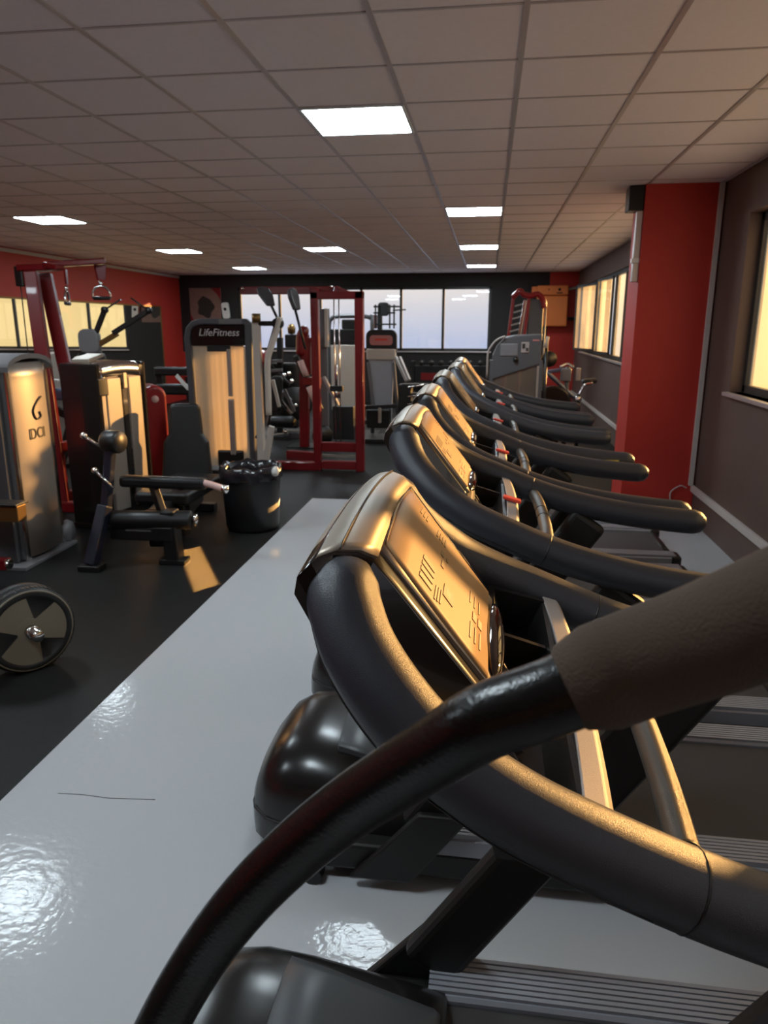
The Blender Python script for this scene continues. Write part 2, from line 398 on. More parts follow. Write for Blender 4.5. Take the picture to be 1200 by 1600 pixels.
for k, (i, j, lb) in enumerate(LIGHTS):
    o = proto if k == 0 else copy_tree(proto)
    o.location = (GX0+.6*i+.3, GY0+.6*j+.3, ZC); o['label'] = lb

# ================================================================== TREADMILLS (local x towards the runner, y across)
T = thing('treadmill', 'nearest treadmill with gold sunlit console and rounded graphite handrails', 'treadmill', (0, 0, 0), 'treadmills in a row along the windows')
def hood_mesh():
    st = [(-.725, .05, .12, .10), (-.715, .04, .18, .18), (-.685, .04, .26, .25), (-.63, .04, .335, .30), (-.56, .04, .375, .325), (-.47, .04, .385, .335),
          (-.36, .04, .365, .34), (-.25, .04, .33, .345), (-.14, .04, .295, .35), (-.05, .04, .27, .35), (-.03, .04, .20, .35)]
    m = MB(); rows = []
    n = 28
    for x, z0, z1, hw in st:
        row = []
        for k in range(n+1):
            t = PI*k/n; c, s_ = math.cos(t), math.sin(t); e = .62
            row.append(V(x, hw*math.copysign(abs(c)**e, c), z0+(z1-z0)*abs(s_)**e))
        rows.append(row)
    g_ = m.grid(rows, True)
    m._f(g_[0][::-1]); m._f(g_[-1])
    return m
hd = hood_mesh().build('motor_hood', 'hood', T)
# raised grey insert on the hood, and the seam round its foot
ins = MB(); rows = []
for x, z in ((-.40, .376), (-.395, .386), (-.30, .362), (-.18, .322), (-.07, .287), (-.055, .272)):
    hwid = .20 if x > -.398 else .19
    rows.append([V(x, hwid*t, z+.006-.02*t**4) for t in [-1+.125*k for k in range(17)]])
rows2 = [[v-V(0, 0, .05) for v in r] for r in rows]
gt = ins.grid(rows); gb = ins.grid(rows2)
for i in range(len(rows)-1):
    for a in (0, -1): ins._f([gt[i][a], gt[i+1][a], gb[i+1][a], gb[i][a]])
for i in (0, -1):
    for k in range(16): ins._f([gt[i][k], gt[i][k+1], gb[i][k+1], gb[i][k]])
ins.build('hood_insert', 'hood_panel', hd)
sk = MB(); lft = []
for x, z1, hw in ((-.70, .225, .215), (-.685, .26, .25), (-.63, .335, .30), (-.56, .375, .325), (-.47, .385, .335), (-.36, .365, .34), (-.25, .33, .345)):
    sn = ((.135-.04)/(z1-.04))**(1/.62); lft.append((x, hw*math.sqrt(max(0, 1-sn*sn))**.62))
sk.tube([V(x, y, .135) for x, y in lft[::-1]]+[V(-.722, 0, .135)]+[V(x, -y, .135) for x, y in lft], .006, 6); sk.build('hood_seam', 'black', hd)
# base frame and foot rollers
b_ = MB().box(-.46, 1.36, -.40, .40, .05, .145); b_.build('base_frame', 'leg', T, .012)
for s in (-1, 1):
    for x in (-.44, 1.30):
        MB().cyl((x, s*.40-.03, .032), (x, s*.40+.03, .032), .032, 16).build('foot_roller', 'black', T, .004)
    rl = MB(); pr = []
    y0, y1 = (.285, .405)
    prof = [(y0, .145), (y1, .145), (y1, .20)]
    nr = 7
    for k in range(nr):
        a = y1-.006-(y1-y0-.012)*k/nr; wdt = (y1-y0-.012)/nr
        prof += [(a, .205), (a, .222), (a-wdt*.7, .222), (a-wdt*.7, .213), (a-wdt, .213)]
    prof += [(y0, .205)]
    rl.prism([(s*p[0], p[1]) for p in prof], (-.09, 0, 0), (0, 1, 0), (0, 0, 1), (1.48, 0, 0)); rl.build('foot_rail', 'rail', T)
    MB().box(1.36, 1.43, s*.27, s*.41, .06, .215).build('rail_end_cap', 'black', T, .015)
    # leg: wide flat strut from the base up to the handrail
    MB().beam((-.10, s*.375, .21), (.47, s*.385, 1.055), .055, .145, (0, 1, 0)).build('leg', 'leg', T, .022, 3)
    lc = MB(); lc.prism([(-.32, .05), (-.12, .05), (.06, .30), (-.10, .30), (-.22, .16)], (0, s*.405, 0), (1, 0, 0), (0, 0, 1), (0, s*.03, 0)); lc.build('leg_cover', 'leg', T, .008)
MB().box(-.06, 1.36, -.285, .285, .165, .20).build('running_belt', 'belt', T, .01)
MB().tube([V(1.37, -.27, .165), V(1.37, .27, .165)], .04, 16).build('rear_roller', 'black', T)
# handrails: wrap down from the console and run back level
ARM = [(-.172, .262, 1.436), (-.165, .280, 1.418), (-.142, .310, 1.378), (-.10, .343, 1.333), (-.045, .370, 1.287), (.03, .390, 1.245), (.112, .40, 1.210), (.27, .40, 1.148),
       (.425, .40, 1.105), (.593, .40, 1.075), (.765, .40, 1.057), (.845, .40, 1.052)]
for s in (-1, 1):
    cp = spline([(x, s*y, z) for x, y, z in ARM], 5)
    n = len(cp); ra = [.048 for i in range(n)]
    a = MB().tube(cp, ra, 22, rb=[.046 for i in range(n)], dome=True, ref=(1, 0, 1)).build('handrail', 'grip', T)
    # seam along the outer flank and the joint ring
    for sgn, nm in ((1, 'seam_line'), (-1, 'seam_line')):
        q = []
        for i in range(2, int(n*.62)):
            d = (cp[i+1]-cp[i-1]).normalized(); sd = d.cross(V(0, 0, 1)).normalized(); u = sd.cross(d)
            q.append(cp[i]+sd*sgn*ra[i]*math.cos(.62)-u*(ra[i]-.002)*math.sin(.62))
        MB().tube(q, .0014, 5).build(nm, 'black', a)
    i = int(n*.62); d = (cp[i+1]-cp[i-1]).normalized(); 
    MB().tube([cp[i]-d*.0015, cp[i]+d*.0015], .0486, 22, rb=.0466, ref=(1, 0, 1)).build('joint_ring', 'black', a)
# console: side profile, thick body, silver cap, bezel, membrane face
FD = V(.145, 0, -.189).normalized(); FN = V(.793, 0, .608).normalized()
TOP = [(-.226, 1.440, .276), (-.222, 1.462, .276), (-.205, 1.480, .272), (-.180, 1.487, .258), (-.155, 1.482, .24), (-.135, 1.468, .222)]
def cap_rows(off, grow, st, ny=20):
    rows = []
    for x, z, hw in st:
        rows.append([V(x, (hw+grow)*t, z+.018*(1-t*t)*(1 if z > 1.45 else .6)) + FN*off for t in [-1+2*k/ny for k in range(ny+1)]])
    return rows
FACE = [(-.135+.145*t, 1.468-.189*t, .222-.018*t) for t in (0, .2, .4, .6, .8, 1.0, 1.07)]
def slab(top, bot):
    m = MB(); gt = m.grid(top); gb = m.grid(bot); n = len(top[0])-1
    for i in range(len(top)-1):
        for a in (0, n): m._f([gt[i][a], gt[i+1][a], gb[i+1][a], gb[i][a]])
    for i in (0, len(top)-1):
        for k in range(n): m._f([gt[i][k], gt[i][k+1], gb[i][k+1], gb[i][k]])
    return m
st = TOP[:-1]+FACE
def face_rows(off, grow, st):
    rows = []
    for x, z, hw in st:
        rows.append([V(x, (hw+grow)*t, z+.018*(1-t*t)*max(0, min(1, (z-1.28)/.19)))+FN*off for t in [-1+.1*k for k in range(21)]])
    return rows
# body: same outline, sunk behind the face and a touch wider
deep = []
for i, (x, z, hw) in enumerate(st):
    dx, dz = (.018, -.04) if i < 3 else (-.035, -.06)
    deep.append([V(x+dx, (hw+(.012 if i < 5 else .034))*t, z+dz) for t in [-1+.1*k for k in range(21)]])
sh = slab(face_rows(-.003, .012, st), deep).build('console_body', 'gloss_black', T)
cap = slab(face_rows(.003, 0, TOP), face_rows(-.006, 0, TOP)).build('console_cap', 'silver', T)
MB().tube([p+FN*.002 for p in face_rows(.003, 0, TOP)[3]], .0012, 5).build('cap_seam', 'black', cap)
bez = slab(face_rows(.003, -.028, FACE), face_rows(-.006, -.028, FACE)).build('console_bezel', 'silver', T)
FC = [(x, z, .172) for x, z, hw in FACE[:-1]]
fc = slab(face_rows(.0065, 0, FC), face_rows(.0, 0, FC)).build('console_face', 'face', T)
MB().tube([p for p in face_rows(.0065, 0, FC)[0]], .0012, 5).build('face_seam', 'print_dark', fc)
MB().box(0, 0, 0, 0, 0, 0) if 0 else None
gp = MB()
for s in (1,):
    q = [(FACE[i][0], FACE[i][1]) for i in range(6)]
    gp.grid([[V(x, s*.1735, z)+FN*.0072+V(0, 0, .018*(1-.6)*max(0, min(1, (z-1.28)/.19))), V(x, s*.181, z)+FN*.0066+V(0, 0, .018*.35*max(0, min(1, (z-1.28)/.19)))] for x, z in q])
gp.build('face_gap', 'window_black', fc)
def face_pt(u, v, off=.0078):                 # u across (-1 near .. 1 far), v down the face
    x, z = -.135+.145*v, 1.468-.189*v
    t = .172*u/(.222-.018*v)
    return V(x, .172*u, z+.018*(1-(u*1.0)**2)*max(0, min(1, (z-1.28)/.19)))+FN*off
def key(u0, u1, v0, v1, m, nm='key'):
    k = MB(); k.hexa([face_pt(u0, v0, .005), face_pt(u1, v0, .005), face_pt(u1, v1, .005), face_pt(u0, v1, .005), face_pt(u0, v0), face_pt(u1, v0), face_pt(u1, v1), face_pt(u0, v1)])
    return k.build(nm, m, fc)
for k in range(3): key(.52, .80, .16+.035*k, .18+.035*k, 'print')
for k in range(4): key(.50, .78, .36+.03*k, .378+.03*k, 'print')
for k in range(4): key(-.82+.12*k, -.74+.12*k, .30, .42, 'print')
for k in range(3): key(-.88+.02*k, -.62+.02*k, .45+.025*k, .462+.025*k, 'print')
key(-.62, -.38, .52, .62, 'print_dark'); key(-.56, -.44, .55, .59, 'print')
key(-.12, .05, .46, .49, 'print'); key(.14, .28, .44, .47, 'print'); key(.16, .26, .50, .52, 'print')
for k in range(3): key(-.72, -.40, .80+.05*k, .812+.05*k, 'print')
for k in range(2): key(-.30, -.12, .82+.06*k, .86+.06*k, 'print_red')
for k in range(3): key(.0, .3, .78+.05*k, .79+.05*k, 'print')
# dark lens with red lamps at the foot of the face
sw = MB(); rows = []
for k in range(13):
    t = -1+2*k/12; c = math.sqrt(max(0, 1-t*t))
    rows.append([V(.012, .150*t, 1.274)+V(.608, 0, -.793)*(.012+.020*c*math.cos(a))+FN*(.008+.016*c*math.sin(a)) for a in [2*PI*j/10 for j in range(10)]])
sw.grid(rows, True, True); sw = sw.build('sensor_lens', 'window_black', T)
for y in (-.09, -.03, .06): MB().box(.022, .026, y, y+.025, 1.262, 1.271).build('lamp_dot', 'led_red', sw)
lip = MB(); lip.prism([(-.03, 1.235), (.004, 1.262), (.034, 1.250), (.026, 1.222), (-.01, 1.205)], (0, -.19, 0), (1, 0, 0), (0, 0, 1), (0, .38, 0)); lip.build('console_lip', 'silver_grey', T, .008)
# tray with ribs, front band, stop tab, pulse grip bar
tr = MB(); tr.prism([(.0, 1.235), (.028, 1.235), (.05, 1.150), (.100, 1.145), (.126, 1.208), (.135, 1.208), (.108, 1.130), (.04, 1.130), (.005, 1.19)], (0, -.33, 0), (1, 0, 0), (0, 0, 1), (0, .66, 0))
for s in (-1, 1): tr.prism([(.0, 1.24), (.135, 1.21), (.105, 1.13), (.03, 1.13)], (0, s*.325, 0), (1, 0, 0), (0, 0, 1), (0, s*.02, 0))
tr.prism([(.0, 1.235), (.120, 1.20), (.1, 1.15), (.03, 1.15)], (0, .12, 0), (1, 0, 0), (0, 0, 1), (0, .012, 0))
tr = tr.build('tray', 'black', T)
for k in range(7): MB().beam((.034, -.25+.05*k, 1.205), (.066, -.25+.05*k, 1.155), .006, .012, (0, 1, 0)).build('tray_rib', 'mid_grey', tr)
bn = MB(); rows = []
for k in range(17):
    t = -1+k/8; y = .372*t; bow = .012*(1-t*t)
    rows.append([V(.128+bow, y, 1.212), V(.158+bow, y, 1.204), V(.166+bow, y, 1.192), V(.168+bow, y, 1.142), V(.150+bow, y, 1.130), V(.128+bow, y, 1.13)])
bn.grid(rows, False, True); bn._f([v for v in []]) if 0 else None
bn.build('front_band', 'silver_grey', T, .003)
MB().beam((.128, -.02, 1.222), (.186, -.02, 1.206), .036, .010, (0, 1, 0)).build('stop_tab', 'stop', T, .003)
MB().prism([(0, -.05), (.1, -.04), (.1, .01), (0, .03)], (.04, -.02, 1.150), (0, 1, 0), (1, 0, 0), (0, 0, .03)).build('stop_housing', 'black', T, .008)
gb_ = MB()
GB = spline([(.250, -.372, 1.150), (.257, -.2, 1.157), (.259, 0, 1.159), (.257, .2, 1.157), (.250, .372, 1.150)], 6)
gbo = gb_.tube(GB, .0198, 18).build('pulse_bar', 'steel_grip', T)
for y in (-.335, -.05, .05, .335): MB().tube([V(.259-.009*(y/.37)**2, y-.003, 1.159-.009*(y/.37)**2), V(.259-.009*(y/.37)**2, y+.003, 1.159-.009*(y/.37)**2)], .0212, 18).build('pulse_ring', 'black', gbo)

TM = [(0.0, 1.115, 0, None), (-.065, 2.37, .008, 'second treadmill, its handrails swept just behind the nearest console'),
      (-.08, 3.32, 0, 'third treadmill from the front, level with the bin across the aisle'),
      (-.085, 4.46, 0, 'fourth treadmill from the front, with a yellow sticker on its rail end'),
      (-.055, 5.45, 0, 'fifth treadmill from the front, beside the red pillar'),
      (-.055, 6.38, 0, 'farthest treadmill, last of the row before the grey selector tower')]
for i, (x, y, z, lb) in enumerate(TM):
    o = T if i == 0 else copy_tree(T)
    o.location = (x, y, 0)
    if lb: o['label'] = lb
    if i == 3:
        ORG = V(0, 0, 0)
        MB().box(.70, .80, -.455, -.40, 1.035, 1.062).build('rail_sticker', 'yellow', o)

# ================================================================== CROSS TRAINER in the foreground
o = thing('cross_trainer', 'black tubular exercise handlebar with foam grip curving across the foreground', 'exercise machine', (-.2, .35, 0))
P = [(-.40, .44, .62), (-.352, .49, .93), (-.317, .502, 1.04), (-.279, .507, 1.129), (-.238, .512, 1.206), (-.191, .506, 1.28), (-.141, .498, 1.344), (-.096, .487, 1.395), (-.051, .464, 1.446),
     (-.018, .444, 1.484), (.007, .432, 1.511), (.043, .428, 1.531), (.079, .429, 1.549), (.099, .429, 1.559)]
hb = MB().tube(spline(P, 5), .0245, 20).build('handlebar', 'tube_black', o)
G = spline([(.076, .431, 1.5475), (.099, .431, 1.559), (.132, .42, 1.581), (.159, .404, 1.605), (.185, .390, 1.628), (.22, .37, 1.655), (.25, .345, 1.672)], 5)
MB().tube(G, .0335, 22, dome=True).build('foam_grip', 'foam', hb)
MB().tube([(-.40, .44, .66), (-.40, .44, .08)], .035, 16).build('upright', 'tube_black', o)
bs = MB().box(-.60, .5, .20, .28, .02, .08).box(-.60, .5, .56, .62, .02, .08).box(-.45, -.35, .2, .62, .02, .09); bs.build('base_frame', 'black', o, .01)
MB().box(-.20, .25, .33, .50, .14, .17).build('pedal', 'black', o, .01)
MB().beam((-.40, .44, .35), (-.15, .42, .15), .03, .04).build('pedal_arm', 'tube_black', o, .004)

exec_parts = []
# ================================================================== LEFT SIDE MACHINES
def tower_frame(p, n_ang):                    # local frame for a weight tower: origin p, front normal angle
    nx = V(math.cos(n_ang), math.sin(n_ang), 0); tx = V(-nx.y, nx.x, 0)
    return Vector((*p, 0)), tx, nx
def lbox(mb, fr_, a0, a1, d0, d1, z0, z1):    # a along front, d outwards
    o_, tx, nx = fr_
    c = [o_+tx*a+nx*d+V(0, 0, z) for z in (z0, z1) for a, d in ((a0, d0), (a1, d0), (a1, d1), (a0, d1))]
    return mb.hexa(c)

# grey weight tower with logo, far left
fr_ = tower_frame((-3.39, 4.83), .03)
o = thing('weight_tower', 'grey weight stack tower with sunlit cream front and black logo at the left edge', 'gym machine', (-3.6, 5.0, 0))
fr0 = (fr_[0], fr_[1], fr_[2])
m = MB(); lbox(m, fr0, -.02, .55, -.62, -.02, .03, 1.50); m.build('housing', 'grey_steel', o, .03, 3)
m = MB(); rows = []
for z in (.05, .5, 1.0, 1.40, 1.50): rows.append([fr0[0]+fr0[1]*(.265+.255*t)+fr0[2]*(.045*(1-t*t)-.02)+V(0, 0, z) for t in [-1+.2*k for k in range(11)]])
rb_ = [[v-fr0[2]*.08 for v in r] for r in rows]
m = slab(rows, rb_).build('front_shroud', 'tan', o)
c0 = fr0[0]+fr0[1]*.265+V(0, 0, 1.0)+fr0[2]*.028
text('DCI', .115, c0+V(0, 0, -.03), fr0[1], fr0[2], 'ink', m, 'logo')
sw_ = MB().tube(spline([c0+fr0[1]*a+V(0, 0, z)+fr0[2]*.002 for a, z in ((.09, .24), (.02, .20), (-.03, .14), (.0, .08), (.06, .09), (.05, .13))], 5), .007, 6); sw_.build('logo_curl', 'ink', m)
m = MB(); rows = []
for k in range(9):
    a = PI*k/8; rows.append([fr0[0]+fr0[1]*(.265-.29*math.cos(a))+fr0[2]*d+V(0, 0, 1.475+.09*math.sin(a)) for d in (-.62, .035)])
rb_ = [[v-V(0, 0, .035) for v in r] for r in rows]
slab(rows, rb_).build('top_cover', 'mid_grey', o)
m = MB()
for a in (.02, .51): lbox(m, fr0, a-.02, a+.02, -.03, .0, .03, 1.49)
m.build('edge_trim', 'chrome', o, .006)
m = MB(); lbox(m, fr0, -.06, -.02, -.5, -.05, .03, 1.45); lbox(m, fr0, -.075, -.06, -.32, -.24, .03, 1.45); m.build('side_rib', 'grey_steel', o, .008)
m = MB(); lbox(m, fr0, -.09, -.06, -.30, -.16, .72, 1.02); m.build('side_handle', 'black', o, .012)
m = MB(); lbox(m, fr0, -.14, .60, -.66, .06, 0, .03); m.build('base_plate', 'mid_grey', o, .006)
MB().lathe([(.0, 0), (.09, 0), (.10, .02), (.085, .06), (.0, .06)], (-3.45, 5.42, .10), (.9, .2, 0)).build('base_roller', 'mid_grey', o)

# bench frame poking in at the left edge
o = thing('bench_frame', 'brown gold bench frame end poking in at the left edge', 'gym bench', (-3.4, 4.35, 0))
MB().box(-4.0, -3.06, 4.30, 4.40, .49, .60).build('seat_rail', 'brass', o, .006)
MB().box(-4.0, -3.05, 4.28, 4.42, .60, .617).build('seat_edge', 'black', o, .004)
MB().box(-3.28, -3.20, 4.285, 4.30, .50, .59).build('name_plate', 'chrome', o)
MB().box(-4.0, -3.22, 4.32, 4.40, .14, .21).build('lower_rail', 'red_steel', o, .006)
MB().cyl((-3.24, 4.36, .175), (-3.20, 4.36, .175), .035).build('end_cap', 'chrome', o, .004)
MB().box(-3.62, -3.54, 4.31, 4.39, 0, .5).build('leg', 'black', o, .006)
MB().box(-4.0, -3.92, 4.31, 4.39, 0, .5).build('leg', 'black', o, .006)

# barbell on the floor with two plates
ax = V(.80, -.60, 0).normalized(); pc = V(-2.32, 3.235, .228)
WEB = .5+PI/3
def plate(name, cen, r, th, label, spokes):
    o = thing(name, label, 'weight plate', (cen.x, cen.y, 0), 'plates on the barbell')
    MB().lathe([(r*.60, -th/2), (r*.92, -th/2), (r, -th*.30), (r, th*.30), (r*.92, th/2), (r*.80, th/2), (r*.78, th*.36), (r*.30, th*.36), (r*.28, th*.46), (.027, th*.46), (.027, -th*.4), (r*.5, -th*.4)], cen, ax, 48).build('rim', 'bumper', o)
    a = ax.orthogonal().normalized(); c = ax.cross(a)
    if spokes:
        f = MB(); f.lathe([(r*.80, th*.38), (r*.93, th*.505), (r*.955, th*.47), (r*.96, th*.30), (r*.80, th*.30)], cen, ax, 48, cap=False); f.build('gold_ring', 'plate_face', o)
        f = MB()
        for k in range(3):
            t0 = 2*PI*k/3+WEB; pts = []
            for j in range(7): t = t0-.62+1.24*j/6; pts.append((r*.80*math.cos(t), r*.80*math.sin(t)))
            pts += [(r*.30*math.cos(t0+.95), r*.30*math.sin(t0+.95)), (r*.30*math.cos(t0-.95), r*.30*math.sin(t0-.95))]
            f.prism(pts, cen+ax*th*.36, a, c, ax*th*.12)
        f.prism([(r*.34*math.cos(PI*q/3), r*.34*math.sin(PI*q/3)) for q in range(6)], cen+ax*th*.36, a, c, ax*th*.16)
        f.build('spoke_web', 'plate_face', o)
        f = MB()
        for k in range(60):
            t = 2*PI*k/60; d = a*math.cos(t)+c*math.sin(t); f.beam(cen+d*r*.985-ax*th*.3, cen+d*r*.985+ax*th*.3, .012, .012, d)
        f.build('rim_tread', 'bumper', o)
    return o
o = thing('barbell', 'steel barbell lying on the rubber floor with plates at the left edge', 'barbell', (-2.6, 3.45, 0))
MB().tube([pc+ax*.115, pc-ax*.42], .025, 20).build('sleeve', 'chrome', o)
MB().tube([pc-ax*.42, pc-ax*1.35], .0145, 14).build('shaft', 'chrome', o)
MB().lathe([(.026, 0), (.036, 0), (.036, .03), (.026, .03)], pc+ax*.036, ax).build('collar', 'chrome', o)
MB().lathe([(.0, 0), (.03, .0), (.03, .012), (.0, .014)], pc+ax*.115, ax).build('sleeve_end', 'chrome', o)
MB().tube([pc-ax*1.35, pc-ax*1.75], .025, 20).build('sleeve', 'chrome', o)
plate('weight_plate', pc, .228, .065, 'outer weight plate with three spokes and gold rim on the barbell end', True)
plate('weight_plate', pc-ax*.075, .228, .07, 'plain black plate behind the spoked plate on the barbell', False)
plate('weight_plate', pc-ax*1.42, .228, .065, 'plate on the far end of the barbell out of frame', False)

# red pulldown tower
o = thing('pulldown_tower', 'tall dark red pulldown tower with two hanging chrome handles', 'gym machine', (-4.1, 6.6, 0))
S = (.3, -1, 0)
MB().beam((-4.08, 6.45, .0), (-4.215, 6.55, 2.25), .10, .12, S).build('upright', 'red_steel', o, .012)
MB().beam((-3.99, 6.85, .0), (-4.235, 6.80, 2.25), .10, .12, S).build('upright', 'red_steel', o, .012)
MB().beam((-4.38, 6.66, 2.285), (-4.04, 6.68, 2.295), .18, .06).build('top_plate', 'red_steel', o, .01)
MB().beam((-4.10, 6.62, 2.31), (-3.70, 6.95, 2.365), .14, .055).build('arm', 'red_steel', o, .012)
MB().beam((-4.10, 6.62, 2.31), (-3.92, 6.55, 2.28), .10, .05).build('arm', 'red_steel', o, .012)
MB().box(-4.42, -4.34, 6.6, 6.72, 2.12, 2.30).build('end_bracket', 'black', o, .01)
MB().beam((-4.10, 6.50, .62), (-3.96, 6.85, .62), .09, .10).build('cross_tie', 'red_steel', o, .01)
MB().beam((-4.35, 6.42, .05), (-3.86, 6.42, .05), .10, .10).build('foot', 'red_steel', o, .012)
MB().beam((-4.35, 6.9, .05), (-3.86, 6.9, .05), .10, .10).build('foot', 'red_steel', o, .012)
for (x, y, zt, turn) in ((-3.90, 6.58, 2.27, 1.9), (-3.74, 6.92, 2.33, .25)):
    h = MB().prism([(-.05, 0), (.05, 0), (.035, -.14), (-.035, -.14)], (x, y, zt), (math.cos(turn), math.sin(turn), 0), (0, 0, 1), (.02, .0, 0)).build('hanger', 'red_steel', o, .006)
    MB().lathe([(.012, 0), (.02, .015), (.012, .04)], (x, y, zt-.19)).build('swivel', 'chrome', h)
    d = V(math.cos(turn), math.sin(turn), 0); z0 = zt-.19
    pts = [V(x, y, z0)+d*.083*math.sin(t)+V(0, 0, -.09+.085*math.cos(t)) for t in [-1.9+3.8*k/16 for k in range(17)]]
    hl = MB().tube(pts, .011, 10).build('handle', 'chrome', h)
    MB().cyl(pts[0], pts[-1], .017, 12).build('handle_grip', 'black', hl)
MB().tube(spline([(-4.38, 6.62, 2.14), (-4.37, 6.60, 1.4), (-4.36, 6.62, .8)]), .006, 6).build('cable', 'black', o)

def lbs(mb, f, a0, a1, *r): return lbox(mb, f, a0*1.31, a1*1.31, *r)
# black weight tower with sunlit cream shroud (leg extension stack)
na = math.atan2(-.17, .985)
fr_ = tower_frame((-3.27, 5.88), na)
o = thing('weight_tower', 'black weight tower with two cream panels and chrome top behind the leg machine', 'gym machine', (-3.3, 6.1, 0))
m = MB(); lbs(m, fr_, -.03, .45, -.34, -.025, .02, 1.42); m.build('housing', 'black', o, .015)
for a0, a1 in ((.05, .205), (.285, .425)):
    m = MB(); lbs(m, fr_, a0, a1, -.03, .012, .14, 1.32); m.build('front_shroud', 'tan', o, .01)
m = MB(); lbs(m, fr_, -.01, .05, -.03, .004, .30, 1.30); m.build('side_strip', 'tan', o, .01)
m = MB(); lbs(m, fr_, .205, .285, -.03, -.012, .14, 1.30); m.build('stack_slot', 'black', o)
m = MB(); lbs(m, fr_, .225, .265, -.012, .006, .25, 1.28)
m.build('weight_rod', 'chrome', o)
for k in range(11):
    m = MB(); lbs(m, fr_, .21, .28, -.02, .002, .18+.045*k, .22+.045*k); m.build('weight_block', 'leg', o, .003)
m = MB(); lbs(m, fr_, .225, .265, -.01, .022, 1.22, 1.36); m.build('pulley_cover', 'silver', o, .008)
m = MB(); rows = []
for k in range(9):
    t = -1+k/4; rows.append([fr_[0]+fr_[1]*(.21+.24*t)*1.31+fr_[2]*d+V(0, 0, z-.025*t*t) for d, z in ((-.36, 1.47), (-.02, 1.465), (.018, 1.44), (.018, 1.345))])
rb_ = [[v-fr_[2]*.02-V(0, 0, .02) for v in r] for r in rows]
slab(rows, rb_).build('top_cover', 'chrome', o)
m = MB(); lbs(m, fr_, -.045, -.0, -.36, .02, .02, 1.45); lbs(m, fr_, .44, .475, -.36, .02, .02, 1.45); m.build('corner_post', 'gloss_black', o, .012)
m = MB(); lbs(m, fr_, -.04, .06, -.02, .028, 1.18, 1.33); m.build('hand_hook', 'black', o, .01)
m = MB(); lbs(m, fr_, -.05, .48, -.38, .05, 0, .05); m.build('base_plate', 'black', o, .006)
m = MB(); m.beam(fr_[0]+fr_[1]*.026-fr_[2]*.2+V(0, 0, 1.47), fr_[0]+fr_[1]*.29-fr_[2]*.25+V(0, 0, 1.51), .16, .03); m.build('top_tray', 'silver', o, .008)

# leg extension machine in front of it
o = thing('leg_extension_machine', 'black leg extension machine with tapered seat back and chrome handle', 'gym machine', (-2.6, 5.2, 0))
MB().beam((-2.87, 4.80, .04), (-2.80, 4.95, .46), .08, .10, (1, 0, 0)).build('front_post', 'blue_steel', o, .01)
MB().beam((-2.80, 4.95, .40), (-2.745, 5.02, .92), .06, .08, (1, 0, 0)).build('lever_arm', 'blue_steel', o, .01)
MB().box(-2.95, -2.78, 4.74, 4.86, 0, .045).build('foot_plate', 'black', o, .008)
MB().box(-2.43, -2.22, 4.98, 5.10, 0, .045).build('foot_plate', 'black', o, .008)
MB().beam((-2.32, 5.04, .03), (-2.34, 5.04, .42), .11, .12, (1, 0, 0)).build('front_post', 'black', o, .01)
MB().lathe([(0, 0), (.06, 0), (.07, .015), (.07, .59), (.06, .61), (0, .61)], (-2.77, 4.98, .345), (1, .12, .0)).build('roller_pad', 'pad', o)
MB().lathe([(0, 0), (.035, 0), (.045, .01), (.045, .03), (0, .035)], (-2.158, 5.055, .345), (1, .12, 0)).build('roller_cap', 'chrome', o)
MB().box(-2.80, -2.30, 4.97, 5.06, .19, .30).build('cross_beam', 'black', o, .01)
MB().box(-2.66, -2.46, 4.962, 4.97, .265, .275).build('plate_strip', 'chrome', o)
MB().lathe([(0, 0), (.075, 0), (.085, .02), (.085, .12), (.075, .14), (0, .14)], (-2.80, 5.04, .93), (.95, -.2, 0)).build('shin_pad', 'pad', o)
MB().beam((-2.74, 5.10, .62), (-2.08, 5.16, .60), .10, .09).build('thigh_bar', 'pad', o, .03, 3)
hb = MB().tube(spline([(-2.14, 5.15, .62), (-2.02, 5.13, .60), (-1.93, 5.12, .575)]), .026, 12).build('hand_grip', 'pink', o)
MB().lathe([(.02, 0), (.032, .01), (.032, .05), (.0, .06)], (-1.95, 5.12, .58), (1, -.05, -.2)).build('grip_end', 'chrome', hb)
MB().beam((-2.50, 5.13, .60), (-2.38, 5.06, .30), .05, .06).build('brace', 'black', o, .006)
for p, q in (((-2.955, 4.98, .99), (-2.80, 5.02, .87)), ((-2.87, 4.95, .74), (-2.71, 4.93, .60))):
    k = MB().cyl(p, q, .010, 10).build('lever_rod', 'chrome', o)
    MB().lathe([(0, 0), (.022, .01), (.022, .04), (0, .05)], p, Vector(q)-Vector(p)).build('lever_knob', 'chrome', k)
# seat back
bk = MB(); pr = [(-.20, -.01), (.20, -.01), (.215, .06), (.19, .36), (.145, .43), (.125, .66), (.10, .69), (-.10, .69), (-.125, .66), (-.145, .43), (-.19, .36), (-.215, .06)]
bk.prism(pr, (-2.54, 5.86, .44), (.97, .22, 0), (-.02, .12, .99), (-.02, .09, -.01)); sb_ = bk.build('seat_back', 'pad', o, .03, 4)
MB().box(-2.80, -2.34, 5.40, 6.25, .36, .46).build('seat', 'pad', o, .03, 4)
MB().beam((-2.48, 5.1, .25), (-2.78, 6.62, .25), .14, .30).build('main_frame', 'black', o, .02)
MB().beam((-2.80, 6.66, .05), (-2.80, 6.66, .85), .09, .06, (1, 0, 0)).build('back_post', 'black', o, .01)
MB().box(-3.0, -2.6, 6.60, 6.70, 0, .08).build('rear_foot', 'black', o, .01)
for v in sb_.data.vertices:
    q = v.co+ORG; q = V(q.x*1.1, q.y*1.1, H+1.1*(q.z-H)); v.co = q-ORG
